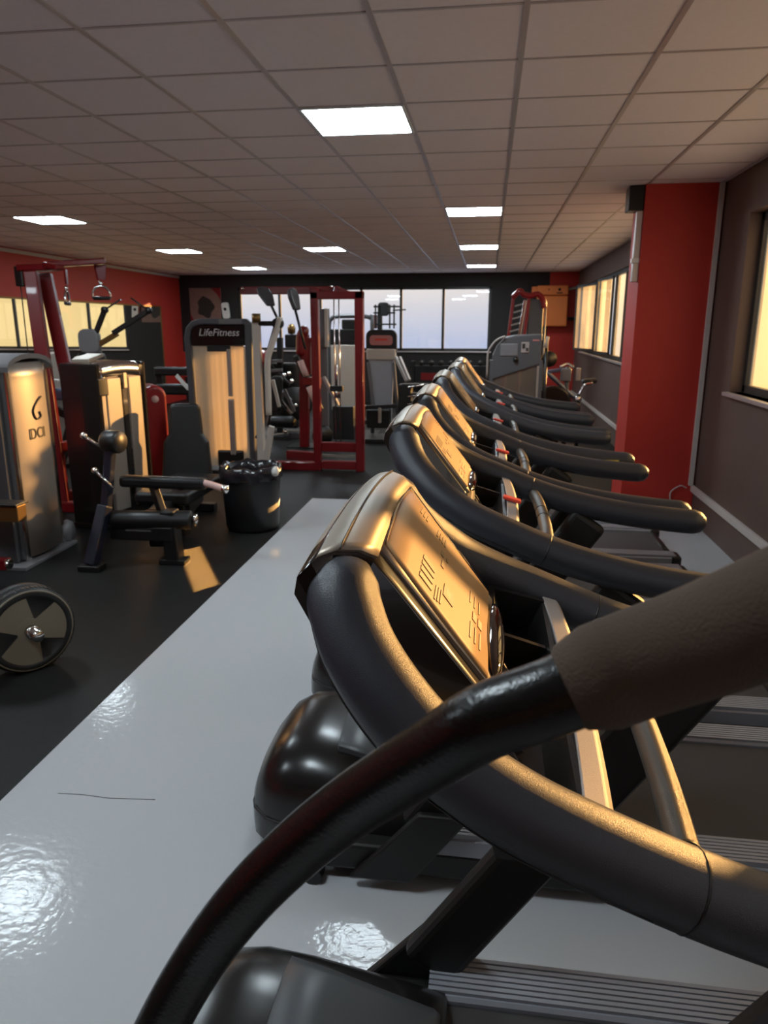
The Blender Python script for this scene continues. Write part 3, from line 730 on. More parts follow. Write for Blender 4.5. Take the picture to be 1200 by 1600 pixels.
for x, y, z in ((-2.44, 5.55, .36), (-2.47, 5.55, .24), (-2.43, 5.55, .42)):
    MB().lathe([(0, 0), (.02, .005), (.02, .03), (0, .035)], (x, y-.06, z), (.3, -1, 0)).build('bolt_head', 'chrome', o)
MB().box(-2.50, -2.42, 5.50, 5.62, .08, .46).build('side_frame', 'black', o, .015)

# red shrouded machine behind
o = thing('shrouded_machine', 'machine with glossy red rounded shroud beside the black tower', 'gym machine', (-3.2, 6.75, 0))
fr_ = tower_frame((-3.24, 6.62), -.95)
pr = [(-.11, .10), (.11, .10)]+[(.11*math.cos(t), 1.10+.11*math.sin(t)) for t in [PI*k/10 for k in range(11)]]
MB().prism(pr, fr_[0]+fr_[1]*.10, fr_[1], (0, 0, 1), -fr_[2]*.34).build('shroud', 'red_shroud', o, .035, 4)
m = MB(); lbox(m, fr_, -.03, .24, -.4, .05, 0, .10); m.build('base_plate', 'black', o, .01)
MB().lathe([(0, 0), (.035, 0), (.035, .008), (0, .01)], fr_[0]+fr_[1]*.10+V(0, 0, 1.08), fr_[2]).build('badge', 'pink', o)

# rubbish bin
o = thing('rubbish_bin', 'black round rubbish bin with a bag folded over its rim', 'bin', (-2.05, 6.12, 0))
MB().lathe([(0, .005), (.225, .005), (.235, .03), (.262, .52), (.262, .56), (.245, .56), (.225, .08), (0, .06)], (-2.05, 6.12, 0)).build('bin_body', 'bin', o)
m = MB(); rows = []
for z, dr in ((.46, .272), (.52, .276), (.572, .272), (.575, .250), (.50, .235), (.30, .225)):
    rows.append([V(-2.05+(dr+.006*math.sin(9*t+z*40))*math.cos(t), 6.12+(dr+.006*math.sin(9*t+z*40))*math.sin(t), z+.010*math.sin(7*t)+.008*math.sin(13*t+1)) for t in [2*PI*k/64 for k in range(64)]])
m.grid(rows, True, True); bo = m.build('bin_bag', 'bag', o)
MB().lathe([(0, 0), (.03, .02), (.035, .06), (.02, .09), (0, .10)], (-1.80, 6.0, .50), (.3, -.3, 1), 10).build('bag_knot', 'white', bo)

# big weight-stack tower with a black name panel and swinging arms
o = thing('fly_machine', 'tall grey weight tower with black name panel, cream shroud and swinging arms', 'gym machine', (-3.1, 8.5, 0))
Y0 = 8.4
pr = [(-3.53, .06), (-3.56, 1.62), (-3.53, 1.74), (-3.46, 1.815), (-3.36, 1.845), (-2.80, 1.845), (-2.74, 1.80), (-2.755, .06), (-2.82, .06), (-2.815, 1.775), (-3.34, 1.78), (-3.43, 1.755), (-3.475, 1.70), (-3.49, 1.60), (-3.46, .06)]
MB().prism([(p[0], p[1]) for p in pr], (0, Y0, 0), (1, 0, 0), (0, 0, 1), (0, .10, 0)).build('frame', 'grey_steel', o, .012)
nm = MB().box(-3.485, -2.815, Y0+.03, Y0+.10, 1.54, 1.775).build('name_panel', 'gloss_black', o, .008)
text('LifeFitness', .118, (-3.14, Y0+.028, 1.685), (1, 0, 0), (0, -1, 0), 'white', nm, 'lettering', .002, .25)
MB().box(-3.12, -2.84, Y0-.004, Y0+.05, 1.785, 1.84).build('top_plate', 'mid_grey', o)
sh_ = MB(); rows = []
for k in range(9):
    xa = -3.475+.66*k/9
    for u, dy in ((0, 0), (.3, -.006), (.6, .006), (1, .0)):
        rows.append([V(xa+.0733*u*.97, Y0+.05+dy, z) for z in (.10, .6, 1.1, 1.53)])
mm_ = MB(); mm_.grid(rows); mm_.build('shroud', 'lit_shroud', o)
MB().box(-3.04, -2.99, Y0-.03, Y0+.02, .95, 1.50).box(-3.05, -2.98, Y0-.03, Y0+.02, .25, .92).build('shroud_rib', 'tan', o, .012)
MB().box(-3.28, -3.0, Y0-.012, Y0+.03, 1.47, 1.54).build('panel_bracket', 'black', o, .008)
MB().box(-3.22, -2.90, Y0-.02, Y0+.05, .10, .30).build('stack_foot', 'black', o, .02)
MB().beam((-2.66, Y0-.02, .06), (-2.675, Y0+.02, 1.82), .09, .08, (1, 0, 0)).build('column', 'cream', o, .012)
MB().beam((-2.62, Y0-.1, .05), (-2.50, Y0-.1, .62), .07, .06, (1, 0, 0)).build('column_foot', 'cream', o, .01)
MB().box(-3.6, -2.5, Y0-.05, Y0+.35, 0, .06).build('base_plate', 'black', o, .01)
MB().lathe([(0, 0), (.05, 0), (.05, .1), (0, .1)], (-2.66, Y0-.02, 1.80), (0, 0, 1), 16).build('pivot_cap', 'brass', o)
MB().cyl((-2.64, Y0, 1.79), (-2.40, Y0+.03, 1.79), .028, 12).build('pivot_bar', 'black', o)
am = MB().tube(spline([(-2.385, Y0, 1.86), (-2.42, Y0, 1.74), (-2.50, Y0-.01, 1.52), (-2.545, Y0-.02, 1.36), (-2.55, Y0-.02, 1.0), (-2.555, Y0-.02, .74)], 5), .036, 12).build('swing_arm', 'cream', o)
MB().tube(spline([(-2.41, Y0+.05, 1.86), (-2.47, Y0+.05, 1.70), (-2.56, Y0+.05, 1.42), (-2.61, Y0+.05, 1.15), (-2.61, Y0+.05, .70), (-2.72, Y0, .45)], 5), .03, 12).build('swing_arm', 'grey_steel', o)
MB().lathe([(0, -.05), (.06, -.05), (.065, 0), (.06, .05), (0, .05)], (-2.42, Y0+.03, 1.79), (0, 1, 0), 18).build('pivot_hub', 'black', o)
for (p, q, turn) in (((-2.44, Y0+.1, 1.84), (-2.54, Y0+.15, 2.02), .2), ((-2.12, Y0+.1, 1.50), (-2.25, Y0+.15, 1.98), 1.2)):
    s_ = MB().cyl(p, q, .016, 10).build('pad_stalk', 'black', o)
    d = (Vector(q)-Vector(p)).normalized(); a = V(math.cos(turn), math.sin(turn), 0)
    MB().prism([(-.05, -.05), (.05, -.05), (.085, .10), (.07, .18), (0, .205), (-.07, .18), (-.085, .10)], Vector(q)-V(0, .03, 0), a, d, a.cross(d)*.06).build('arm_pad', 'grey_steel', s_, .02, 3)

# small white dispenser on the back wall, poster, socket box
o = thing('dispenser', 'small white dispenser seen above the grey weight tower', 'dispenser', (-6.22, 17.35, 0))
MB().prism(rrect(.17, .37, .05), (-6.25, 17.40, 2.12), (1, 0, .1), (-.1, 0, 1), (0, -.10, 0)).build('case', 'white', o, .015, 3)
MB().lathe([(0, 0), (.035, 0), (.035, .01), (0, .012)], (-6.25, 17.30, 2.15), (0, -1, 0)).build('button', 'ink', o)
o = thing('poster', 'framed dark pink poster on the black back wall', 'poster', (-6.78, 17.38, 1.85))
MB().box(-7.15, -6.37, 17.375, 17.40, 1.85, 2.64).build('sheet', 'paper', o)
m = MB(); m.prism([(.20*math.cos(t)*(1+.15*math.cos(5*t)), .24*math.sin(t)*(1+.12*math.sin(4*t))) for t in [2*PI*k/40 for k in range(40)]], (-6.76, 17.374, 2.20), (1, 0, 0), (0, 0, 1), (0, -.002, 0)); m.build('picture_blot', 'ink', o)
m = MB(); m.prism([(-.39, -.2), (-.30, -.36), (-.15, -.39), (-.39, -.39)], (-6.76, 17.374, 2.25), (1, 0, 0), (0, 0, 1), (0, -.002, 0)).prism([(.39, .39), (.15, .39), (.3, .25), (.39, .1)], (-6.76, 17.374, 2.25), (1, 0, 0), (0, 0, 1), (0, -.002, 0)); m.build('picture_blot', 'red_steel', o)
o = thing('wall_box', 'red wall box with white socket low in the back corner', 'wall box', (-7.3, 17.3, 0))
MB().box(-7.45, -7.12, 17.28, 17.40, .55, 1.15).build('case', 'red_wall', o, .01)
MB().box(-7.33, -7.25, 17.265, 17.28, .66, .76).build('socket', 'white', o, .006)

# ------------------------------------------------------------------ mirror on the left wall
o = thing('wall_mirror', 'long mirror on the red left wall reflecting the back windows', 'mirror', (XL, 12, .35))
MB().box(XL, XL+.012, 6.0, 16.22, .35, 2.17).build('mirror_glass', 'mirror', o)
m = MB().box(XL, XL+.02, 6.0, 16.22, 2.17, 2.20).box(XL, XL+.02, 16.22, 16.26, .35, 2.20)
m.build('mirror_frame', 'brass', o)

# ------------------------------------------------------------------ machines between the red tower and the mirror
o = thing('row_machine', 'cream shrouded machine glimpsed between the red tower uprights', 'gym machine', (-5.3, 8.6, 0))
MB().prism(rrect(.34, 1.4, .06, 4, 0, .74), (-5.45, 8.6, 0), (.9, .3, 0), (0, 0, 1), (-.1, .3, 0)).build('shroud', 'tan', o, .02, 3)
MB().prism(rrect(.22, 1.35, .05, 4, 0, .72), (-5.02, 8.65, 0), (.9, .3, 0), (0, 0, 1), (-.1, .3, 0)).build('shroud', 'tan', o, .02, 3)
MB().box(-5.8, -4.75, 8.5, 9.1, 0, .06).build('base_plate', 'black', o, .01)
for x, y, z in ((-5.38, 8.4, .98), (-5.12, 8.4, .93), (-5.34, 8.35, .70), (-5.28, 8.35, .45), (-4.98, 8.4, .78)):
    MB().lathe([(0, 0), (.04, .01), (.045, .04), (.03, .08), (0, .09)], (x, y, z), (.7, -.6, .2), 14).build('bolt_cap', 'chrome', o)
MB().beam((-5.55, 8.35, .9), (-4.85, 8.42, .55), .07, .09).build('linkage', 'black', o, .01)
MB().beam((-5.40, 8.35, 1.12), (-5.16, 8.33, 1.12), .05, .03).build('handle', 'white', o, .008)
MB().box(-5.5, -5.0, 8.3, 8.42, .88, 1.02).build('seat_pad', 'bluegrey', o, .03, 3)
MB().beam((-5.3, 8.4, .05), (-5.0, 8.45, .9), .08, .1).build('post', 'black', o, .01)

o = thing('shoulder_machine', 'machine with grey headrest and two raised dark arms before the mirror', 'gym machine', (-5.5, 9.9, 0))
MB().prism(rrect(.30, .34, .10), (-5.62, 9.9, 1.55), (1, .1, 0), (0, 0, 1), (0, .10, 0)).build('headrest', 'mid_grey', o, .03, 3)
MB().box(-5.72, -5.50, 9.95, 10.06, .05, 1.45).build('mast', 'mid_grey', o, .02)
MB().prism(rrect(.40, .7, .08), (-5.6, 9.88, 1.05), (1, .1, 0), (0, 0, 1), (0, .08, 0)).build('back_pad', 'pad', o, .03, 3)
for p, q, q2 in (((-5.56, 9.95, 1.58), (-5.35, 9.95, 1.98), (-5.10, 9.95, 2.12)), ((-5.26, 9.95, 1.66), (-4.70, 9.95, 1.97), (-4.95, 9.95, 2.14))):
    a = MB().beam(p, q, .05, .07).build('arm', 'black', o, .01); MB().cyl(q, q2, .012, 8).build('arm_rod', 'black', a)
    MB().lathe([(0, -.03), (.045, -.03), (.045, .03), (0, .03)], q, (0, 1, 0), 14).build('arm_joint', 'black', a)
MB().beam((-5.6, 9.97, 1.45), (-5.2, 9.97, 1.66), .06, .07).build('yoke', 'brass', o, .01)
MB().box(-6.0, -5.2, 9.5, 10.3, 0, .06).build('base_plate', 'black', o, .01)
MB().box(-5.85, -5.4, 9.45, 9.95, .42, .52).build('seat', 'pad', o, .03, 3)
MB().box(-5.68, -5.54, 9.6, 10.0, .05, .42).build('seat_post', 'black', o, .01)

o = thing('incline_bench', 'black bench with a white diagonal bar behind the seat back', 'gym bench', (-3.9, 9.3, 0))
MB().box(-4.35, -3.55, 9.2, 9.32, 1.13, 1.24).build('top_rail', 'black', o, .02)
MB().box(-4.35, -3.50, 9.2, 9.34, .88, 1.02).build('pad', 'pad', o, .03, 3)
MB().beam((-4.02, 9.17, 1.14), (-3.86, 9.17, .96), .05, .03, (1, 0, .6)).build('white_bar', 'white', o, .006)
for x in (-4.3, -3.58): MB().box(x-.04, x+.04, 9.24, 9.32, 0, 1.2).build('leg', 'black', o, .01)

# ------------------------------------------------------------------ red cable frame
o = thing('cable_crossover_frame', 'tall dark red steel cable frame with twin front columns', 'gym machine', (-1.8, 8.9, 0))
Yf = 8.80
MB().box(-2.125, -2.03, Yf, Yf+.10, 0, 2.20).build('column', 'red_steel', o, .01)
MB().box(-1.59, -1.485, Yf, Yf+.10, 0, 2.16).build('column', 'red_steel', o, .01)
MB().box(-2.125, -1.485, Yf, Yf+.10, 2.07, 2.16).build('head_beam', 'red_steel', o, .01)
MB().box(-3.02, -1.80, Yf+.12, Yf+.22, 2.135, 2.225).build('top_beam', 'red_steel', o, .01)
MB().beam((-1.85, Yf+.14, 2.19), (-1.62, Yf+.10, 2.11), .09, .07).build('gusset', 'red_steel', o, .008)
MB().box(-2.03, -1.59, Yf+.0, Yf+.09, .02, .13).build('base_beam', 'red_steel', o, .01)
MB().box(-2.03, -1.59, Yf+.02, Yf+.09, .24, .36).build('lower_beam', 'red_steel', o, .01)
MB().box(-2.03, -1.59, Yf+.03, Yf+.08, .175, .20).build('silver_strip', 'silver', o)
MB().box(-2.62, -2.10, Yf-.02, Yf+.08, 0, .11).build('base_rail', 'red_steel', o, .01)
MB().beam((-2.60, Yf+.55, .10), (-2.10, Yf+.30, .12), .10, .12).build('base_rail', 'red_steel', o, .01)
for x in (-1.86, -1.80): MB().cyl((x, Yf+.12, .35), (x, Yf+.12, 2.10), .008, 8).build('guide_rod', 'chrome', o)
for p in ((-1.88, Yf+.08, 2.215), (-2.98, Yf+.11, 2.20)): MB().lathe([(0, 0), (.02, 0), (.02, .012), (0, .014)], p, (0, -1, 0), 12).build('bolt_head', 'chrome', o)
MB().box(-1.92, -1.76, Yf+.08, Yf+.16, .98, 1.05).build('carriage', 'black', o, .008)
MB().lathe([(0, 0), (.035, .0), (.04, .09), (0, .12)], (-1.84, Yf+.12, .90), (0, 0, 1), 14).build('carriage_weight', 'chrome', o)
MB().cyl((-1.84, Yf+.12, 1.05), (-1.84, Yf+.12, 1.30), .012, 8).build('hook', 'chrome', o)
MB().box(-1.93, -1.66, Yf+.26, Yf+.40, .36, .78).build('weight_stack', 'black', o, .01)
MB().beam((-2.02, Yf+.2, 1.15), (-1.83, Yf+.15, .80), .05, .04).build('pulley_arm', 'silver_grey', o, .008)
MB().tube([(-1.495, Yf-.004, .3), (-1.495, Yf-.004, 1.6)], .004, 6).build('cable', 'red_shroud', o)

o = thing('seated_press', 'dark red press machine with white sleeved lever inside the cable frame', 'gym machine', (-2.3, 9.4, 0))
MB().beam((-2.36, 9.3, .04), (-2.33, 9.3, 1.66), .12, .10, (1, 0, 0)).build('column', 'red_steel', o, .015)
MB().tube(spline([(-2.37, 9.28, 1.45), (-2.36, 9.28, 1.62), (-2.33, 9.28, 1.70)]), .07, 14, dome=True).build('column_head', 'red_steel', o)
MB().box(-2.30, -2.16, 9.3, 9.4, 1.56, 1.62).box(-2.30, -2.26, 9.3, 9.4, 1.15, 1.6).box(-2.20, -2.16, 9.3, 9.4, 1.15, 1.6).build('yoke', 'red_steel', o, .01)
lv = MB().beam((-2.42, 9.2, 1.40), (-2.10, 9.15, .72), .06, .07).build('lever', 'black', o, .01)
MB().cyl((-2.345, 9.12, 1.34), (-2.27, 9.11, 1.15), .04, 14).build('sleeve', 'pink', lv)
MB().cyl((-2.235, 9.10, 1.02), (-2.15, 9.09, .82), .04, 14).build('sleeve', 'pink', lv)
MB().box(-2.34, -2.10, 9.14, 9.26, 1.03, 1.13).build('lever_clamp', 'red_steel', o, .012)
MB().box(-2.24, -2.06, 9.5, 9.6, 1.5, 1.98).build('shroud', 'mid_grey', o, .01)
MB().box(-2.10, -2.06, 9.46, 9.5, 1.5, 1.98).build('shroud_edge', 'cream', o)
MB().box(-2.20, -2.08, 9.5, 9.56, .05, 1.5).build('rear_post', 'mid_grey', o, .01)
MB().box(-2.6, -2.0, 9.25, 9.65, 0, .05).build('base_plate', 'black', o, .008)
MB().lathe([(0, -.03), (.13, -.03), (.14, 0), (.13, .03), (0, .03)], (-2.13, 9.35, .36), (.4, -1, 0), 20).build('weight_disc', 'black', o)

o = thing('plate_press', 'black machine crowded with levers, discs and rollers beside the tall tower', 'gym machine', (-2.65, 9.2, 0))
MB().box(-2.86, -2.44, 9.25, 9.5, .35, 1.30).build('housing', 'black', o, .03)
MB().beam((-2.66, 9.2, .05), (-2.62, 9.2, 1.62), .07, .08, (1, 0, 0)).build('mast', 'black', o, .01)
MB().prism(rrect(.16, .44, .05), (-2.58, 8.75, .95), (.95, -.1, 0), (.12, 0, 1), (0, .08, 0)).build('arm_pad', 'pad', o, .02, 3)
MB().beam((-2.585, 8.70, 1.13), (-2.515, 8.70, .80), .04, .04).build('pad_edge', 'cream', o, .01)
for p, q, mm in (((-2.70, 9.0, 1.10), (-2.42, 8.9, .86), 'mid_grey'), ((-2.80, 9.1, 1.35), (-2.46, 9.0, 1.05), 'black'), ((-2.60, 8.9, .92), (-2.40, 8.85, .70), 'chrome'), ((-2.50, 8.9, 1.0), (-2.38, 8.9, .72), 'mid_grey'),
                 ((-2.86, 9.1, 1.32), (-2.56, 9.05, 1.34), 'mid_grey'), ((-2.86, 9.1, 1.20), (-2.55, 9.0, 1.23), 'mid_grey')):
    MB().beam(p, q, .035, .04).build('linkage', mm, o, .008)
MB().lathe([(0, 0), (.07, 0), (.075, .02), (.075, .26), (.065, .28), (0, .28)], (-2.62, 8.72, .62), (1, -.1, 0)).build('roller', 'pad', o)
MB().lathe([(0, 0), (.045, 0), (.045, .02), (0, .025)], (-2.335, 8.69, .62), (1, -.1, 0)).build('roller_cap', 'brass', o)
for x, y, z in ((-2.49, 8.9, 1.17), (-2.43, 8.9, 1.19), (-2.40, 8.9, 1.10), (-2.36, 8.9, .80), (-2.62, 8.9, 1.06), (-2.45, 8.7, .50)):
    MB().lathe([(0, 0), (.026, .005), (.026, .03), (0, .036)], (x, y, z), (.2, -1, .1), 12).build('bolt_cap', 'chrome', o)
MB().beam((-2.62, 8.75, .28), (-2.44, 8.72, .46), .08, .06).build('foot_lever', 'cream', o, .015)
MB().box(-2.42, -2.30, 8.75, 8.85, 0, .48).build('front_post', 'grey_steel', o, .015)
MB().box(-2.9, -2.3, 8.9, 9.5, 0, .06).build('base_plate', 'black', o, .01)
MB().lathe([(0, -.05), (.2, -.05), (.215, 0), (.2, .05), (0, .05)], (-2.42, 9.15, .80), (.5, -1, 0), 28).build('weight_disc', 'bumper', o)
MB().lathe([(0, -.04), (.15, -.04), (.16, 0), (.15, .04), (0, .04)], (-2.85, 9.0, 1.33), (.5, -1, 0), 28).build('weight_disc', 'red_steel', o)
for x in (-2.42, -2.27):
    MB().lathe([(0, 0), (.045, .01), (.05, .08), (.03, .12), (0, .13)], (x-.02, 9.1, 1.66-.12*(x > -2.4)), (0, 0, 1), 12).build('top_knob', 'brass', o)
MB().box(-2.52, -2.30, 9.05, 9.2, 1.50, 1.66).build('top_bracket', 'black', o, .02)

def push_back(root, k):
    zc = H-(H-.1)/k
    def mv(p):
        z = H+k*(p.z-H) if p.z > zc else p.z*.1/zc
        return V(p.x*k, p.y*k, z)
    lc = root.location.copy()
    for ch in root.children_recursive:
        for v in ch.data.vertices: v.co = mv(v.co+lc)-V(lc.x*k, lc.y*k, 0)
    root.location = (lc.x*k, lc.y*k, 0)
push_back(o, 1.30)
push_back([q for q in bpy.data.objects if q.name == 'seated_press'][0], 1.13)

# cream tower seen through the cable frame
o = thing('weight_tower', 'cream shrouded tower with black tube top seen through the red cable frame', 'gym machine', (-1.95, 10.2, 0))
MB().box(-2.15, -1.80, 10.05, 10.2, .62, 1.51).build('shroud', 'cream', o, .01)
MB().box(-2.15, -1.76, 10.06, 10.25, 1.51, 1.72).build('name_panel', 'black', o, .01)
MB().box(-2.00, -1.76, 10.08, 10.25, 1.72, 1.85).build('head_box', 'black', o, .02)
MB().tube(spline([(-2.18, 10.1, .05), (-2.18, 10.1, 1.5), (-2.175, 10.1, 1.78), (-2.14, 10.1, 1.86), (-2.05, 10.1, 1.89), (-1.70, 10.1, 1.89), (-1.60, 10.1, 1.86), (-1.58, 10.1, 1.75), (-1.58, 10.1, .05)], 4), .028, 12).build('tube_frame', 'grey_steel', o)
MB().box(-2.14, -1.80, 10.08, 10.22, .05, .62).build('stack', 'black', o, .01)
MB().box(-2.3, -1.5, 10.0, 10.4, 0, .05).build('base_plate', 'black', o, .008)

push_back(o, 1.2)
# leg press with pink placard near the back windows
o = thing('leg_press', 'machine with arched pink placard and pale shroud before the back windows', 'gym machine', (-1.6, 11.5, 0))
YL = 11.5; 
pr = [(-.24, 0)]+[(-.24+.10*(1-math.cos(t)), .25+.10*math.sin(t)) for t in [PI/2*k/6 for k in range(7)]]+[(.24-.10*(1-math.cos(t)), .25+.10*math.sin(t)) for t in [PI/2*k/6 for k in range(6, -1, -1)]]+[(.24, 0)]
MB().prism([(x, z) for x, z in pr], (-1.66, YL, 1.36), (1, 0, 0), (0, 0, 1), (0, .12, 0)).build('head_panel', 'black', o, .012)
pl = MB().prism(rrect(.36, .15, .05), (-1.66, YL-.005, 1.55), (1, 0, 0), (0, 0, 1), (0, .02, 0)).build('placard', 'label_pink', o)
MB().box(-1.76, -1.56, YL-.009, YL-.004, 1.545, 1.575).build('placard_print', 'stop', pl)
MB().box(-1.89, -1.43, YL-.03, YL+.10, 1.25, 1.42).build('cross_panel', 'cream', o, .02)
MB().prism([(-.20, 1.26), (.20, 1.26), (.16, .25), (-.12, .25)], (-1.66, YL+.02, 0), (1, 0, 0), (0, 0, 1), (0, .06, 0)).build('shroud', 'pale_shroud', o, .01)
for p, q in (((-1.86, YL-.02, 1.22), (-1.76, YL-.02, .40)), ((-1.46, YL-.02, 1.22), (-1.38, YL-.02, .30))): MB().beam(p, q, .05, .06).build('side_post', 'mid_grey', o, .008)
for p, q in (((-1.42, YL-.1, 1.30), (-1.22, YL-.3, .95)), ((-1.36, YL-.1, 1.30), (-1.18, YL-.3, .96))): MB().beam(p, q, .04, .05).build('guide_rail', 'silver_grey', o, .006)
for z in (.86, .72, .60):
    MB().box(-1.30+.06*(z < .8), -.90+.06*(z < .7), YL-.35, YL-.10, z, z+.05).build('armrest_pad', 'pad', o, .02, 3)
    MB().cyl((-1.2, YL-.36, z+.0), (-.95+.05*(z < .8), YL-.36, z+.04), .014, 8).build('armrest_bar', 'chrome', o)
MB().beam((-1.9, YL-.4, .55), (-1.35, YL-.4, .58), .05, .06).build('foot_bar', 'black', o, .01)
MB().beam((-1.62, YL-.42, .55), (-1.62, YL-.42, .32), .05, .05, (1, 0, 0)).build('foot_bar_post', 'tan', o, .008)
MB().box(-1.85, -1.5, YL-.3, YL, .22, .50).build('carriage', 'black', o, .02)
MB().box(-2.0, -.95, YL-.45, YL+.2, 0, .07).build('base_frame', 'black', o, .01)
MB().box(-1.35, -1.15, YL-.35, YL-.05, .07, .9).build('seat_frame', 'black', o, .02)
MB().beam((-1.95, YL-.42, .66), (-1.85, YL-.42, .56), .03, .05).build('white_tag', 'white', o)

# pull-up station whose handles show against the windows
o = thing('pull_up_station', 'dark pull-up station with clustered handles against the back windows', 'gym machine', (-1.95, 13.6, 0))
MB().box(-2.03, -1.95, 13.6, 13.7, 0, 2.02).build('mast', 'black', o, .01)
MB().prism(rrect(.20, .24, .06), (-1.92, 13.55, 2.06), (1, 0, 0), (0, 0, 1), (0, .12, 0)).build('head_pad', 'black', o, .02, 3)
MB().box(-2.10, -1.62, 13.56, 13.60, 2.09, 2.12).box(-2.10, -1.70, 13.56, 13.60, 1.98, 2.01).box(-2.06, -1.68, 13.56, 13.60, 1.78, 1.81).build('cross_bar', 'black', o, .006)
for x in (-2.06, -1.98, -1.80, -1.72): MB().box(x-.014, x+.014, 13.55, 13.58, 1.72, 2.14).build('handle', 'black', o, .005)
MB().cyl((-1.74, 13.55, 2.04), (-1.50, 13.5, 2.05), .012, 8).build('peg', 'black', o)
MB().box(-2.14, -2.04, 13.6, 13.7, 1.72, 1.96).build('red_bracket', 'red_steel', o, .01)
MB().box(-2.4, -1.6, 13.4, 13.9, 0, .06).build('base_plate', 'black', o, .01)

# ------------------------------------------------------------------ back right: grey selector tower, red climber, cabinet, bike
o = thing('selector_tower', 'dark grey selector tower with screens and smoked panel behind the farthest treadmill', 'gym machine', (.35, 9.6, 0))
Yg = 9.5
MB().prism([(.05, 1.10), (.05, 1.40), (.10, 1.52), (.20, 1.63), (.32, 1.655), (.655, 1.67), (.655, 1.30)], (0, Yg, 0), (1, 0, 0), (0, 0, 1), (0, .30, 0)).build('head', 'grey_steel', o, .015)
pn = MB().box(.14, .36, Yg-.012, Yg, 1.40, 1.55).build('screen', 'mid_grey', o, .01)
MB().box(.40, .50, Yg-.012, Yg, 1.44, 1.57).build('placard', 'silver_grey', o, .006)
MB().box(.415, .45, Yg-.016, Yg-.011, 1.49, 1.55).box(.46, .49, Yg-.016, Yg-.011, 1.46, 1.50).build('placard_print', 'ink', o)
MB().lathe([(0, 0), (.035, 0), (.03, .03), (0, .035)], (.34, Yg, 1.355), (0, -1, 0), 16).build('dial', 'black', o)
MB().box(.54, .62, Yg-.008, Yg, 1.585, 1.60).build('red_mark', 'label_pink', o)
MB().box(.07, .63, Yg+.02, Yg+.03, .15, 1.30).build('smoked_panel', 'smoke', o)
MB().box(.09, .62, Yg+.10, Yg+.28, .10, .90).build('weight_stack', 'grey_steel', o, .008)
for x in (.22, .40): MB().cyl((x, Yg+.08, .2), (x, Yg+.08, 1.25), .014, 10).build('guide_rod', 'tan', o)
MB().box(.16, .52, Yg+.06, Yg+.10, .80, .88).build('stack_plate', 'tan', o, .006)
for x in (.04, .655): MB().box(x-.025, x+.025, Yg, Yg+.08, 0, 1.35).build('corner_post', 'grey_steel', o, .01)
MB().box(.61, .635, Yg-.006, Yg+.02, .7, 1.28).build('edge_strip', 'tan', o)
MB().tube(spline([(.20, Yg-.03, 1.64), (.10, Yg-.05, 1.60), (.03, Yg-.06, 1.52), (-.01, Yg-.06, 1.42), (-.012, Yg-.06, 1.12)], 5), .012, 10).build('cable', 'silver_grey', o)
MB().box(-.02, .72, Yg-.05, Yg+.4, 0, .07).build('base_plate', 'black', o, .01)
kn = MB().cyl((.70, Yg+.0, 1.50), (.72, Yg+.0, 1.64), .022, 10).build('hand_post', 'tan', o, .004)
MB().lathe([(0, -.04), (.09, -.04), (.10, 0), (.09, .04), (0, .04)], (.76, Yg+.1, 1.36), (.4, -1, 0), 24).build('pulley', 'black', o)
MB().cyl((.72, Yg+.05, .2), (.715, Yg+.05, 1.6), .022, 10).build('side_post', 'black', o)

o = thing('stair_climber', 'red and chrome climbing machine in the back right corner', 'gym machine', (.7, 15.0, 0))
for x in (.36, .66): MB().beam((x-.10, 14.9, .3), (x+.08, 14.9, 2.32), .06, .10, (1, 0, 0)).build('rail', 'red_shroud', o, .01)
for k in range(8): MB().beam((.33+.02*k, 14.86, 1.30+.12*k), (.55+.02*k, 14.86, 1.36+.12*k), .04, .03).build('rung', 'silver_grey', o, .005)
MB().tube(spline([(.42, 14.88, 2.30), (.55, 14.86, 2.42), (.62, 14.86, 2.36), (.75, 14.86, 2.33), (.90, 14.86, 2.36), (1.0, 14.86, 2.25), (1.03, 14.86, 2.1)], 5), .055, 12).build('hood_tube', 'red_shroud', o)
MB().box(.72, 1.02, 14.9, 15.2, 1.2, 2.27).build('side_panel', 'grey_steel', o, .03)
MB().beam((.55, 14.82, 1.35), (.66, 14.82, 2.25), .06, .04, (1, 0, 0)).build('slide_bar', 'chrome', o, .006)
MB().tube([(1.06, 14.86, .3), (1.06, 14.86, 2.25)], .016, 8).build('chain', 'silver_grey', o)
MB().box(.2, 1.1, 14.8, 15.4, 0, .30).build('base', 'black', o, .02)

o = thing('wall_cabinet', 'orange wall cabinet with small dark logo on the back wall', 'cabinet', (1.35, 17.3, 1.75))
MB().box(1.02, 1.70, 17.15, 17.40, 1.76, 2.42).build('door', 'orange', o, .03, 3)
MB().box(1.02, 1.70, 17.14, 17.40, 2.43, 2.64).build('top_panel', 'orange', o, .03, 3)
MB().box(.90, 1.05, 17.18, 17.40, 2.40, 2.62).build('side_box', 'orange', o, .02)
MB().lathe([(0, 0), (.032, 0), (.032, .004), (0, .005)], (1.50, 17.14, 2.55), (0, -1, 0), 14).build('logo_dot', 'ink', o)
MB().box(1.44, 1.57, 17.132, 17.14, 2.465, 2.49).build('logo_bar', 'ink', o)
MB().lathe([(0, 0), (.016, 0), (.016, .004), (0, .005)], (1.27, 17.14, 2.55), (0, -1, 0), 12).build('logo_dot', 'ink', o)
single('wall_pipe', MB().tube([(1.70, 17.30, 2.56), (1.92, 17.30, 2.60)], .03, 10), 'white_trim', (1.8, 17.3, 2.5), 'short white pipe beside the orange cabinet', 'pipe')

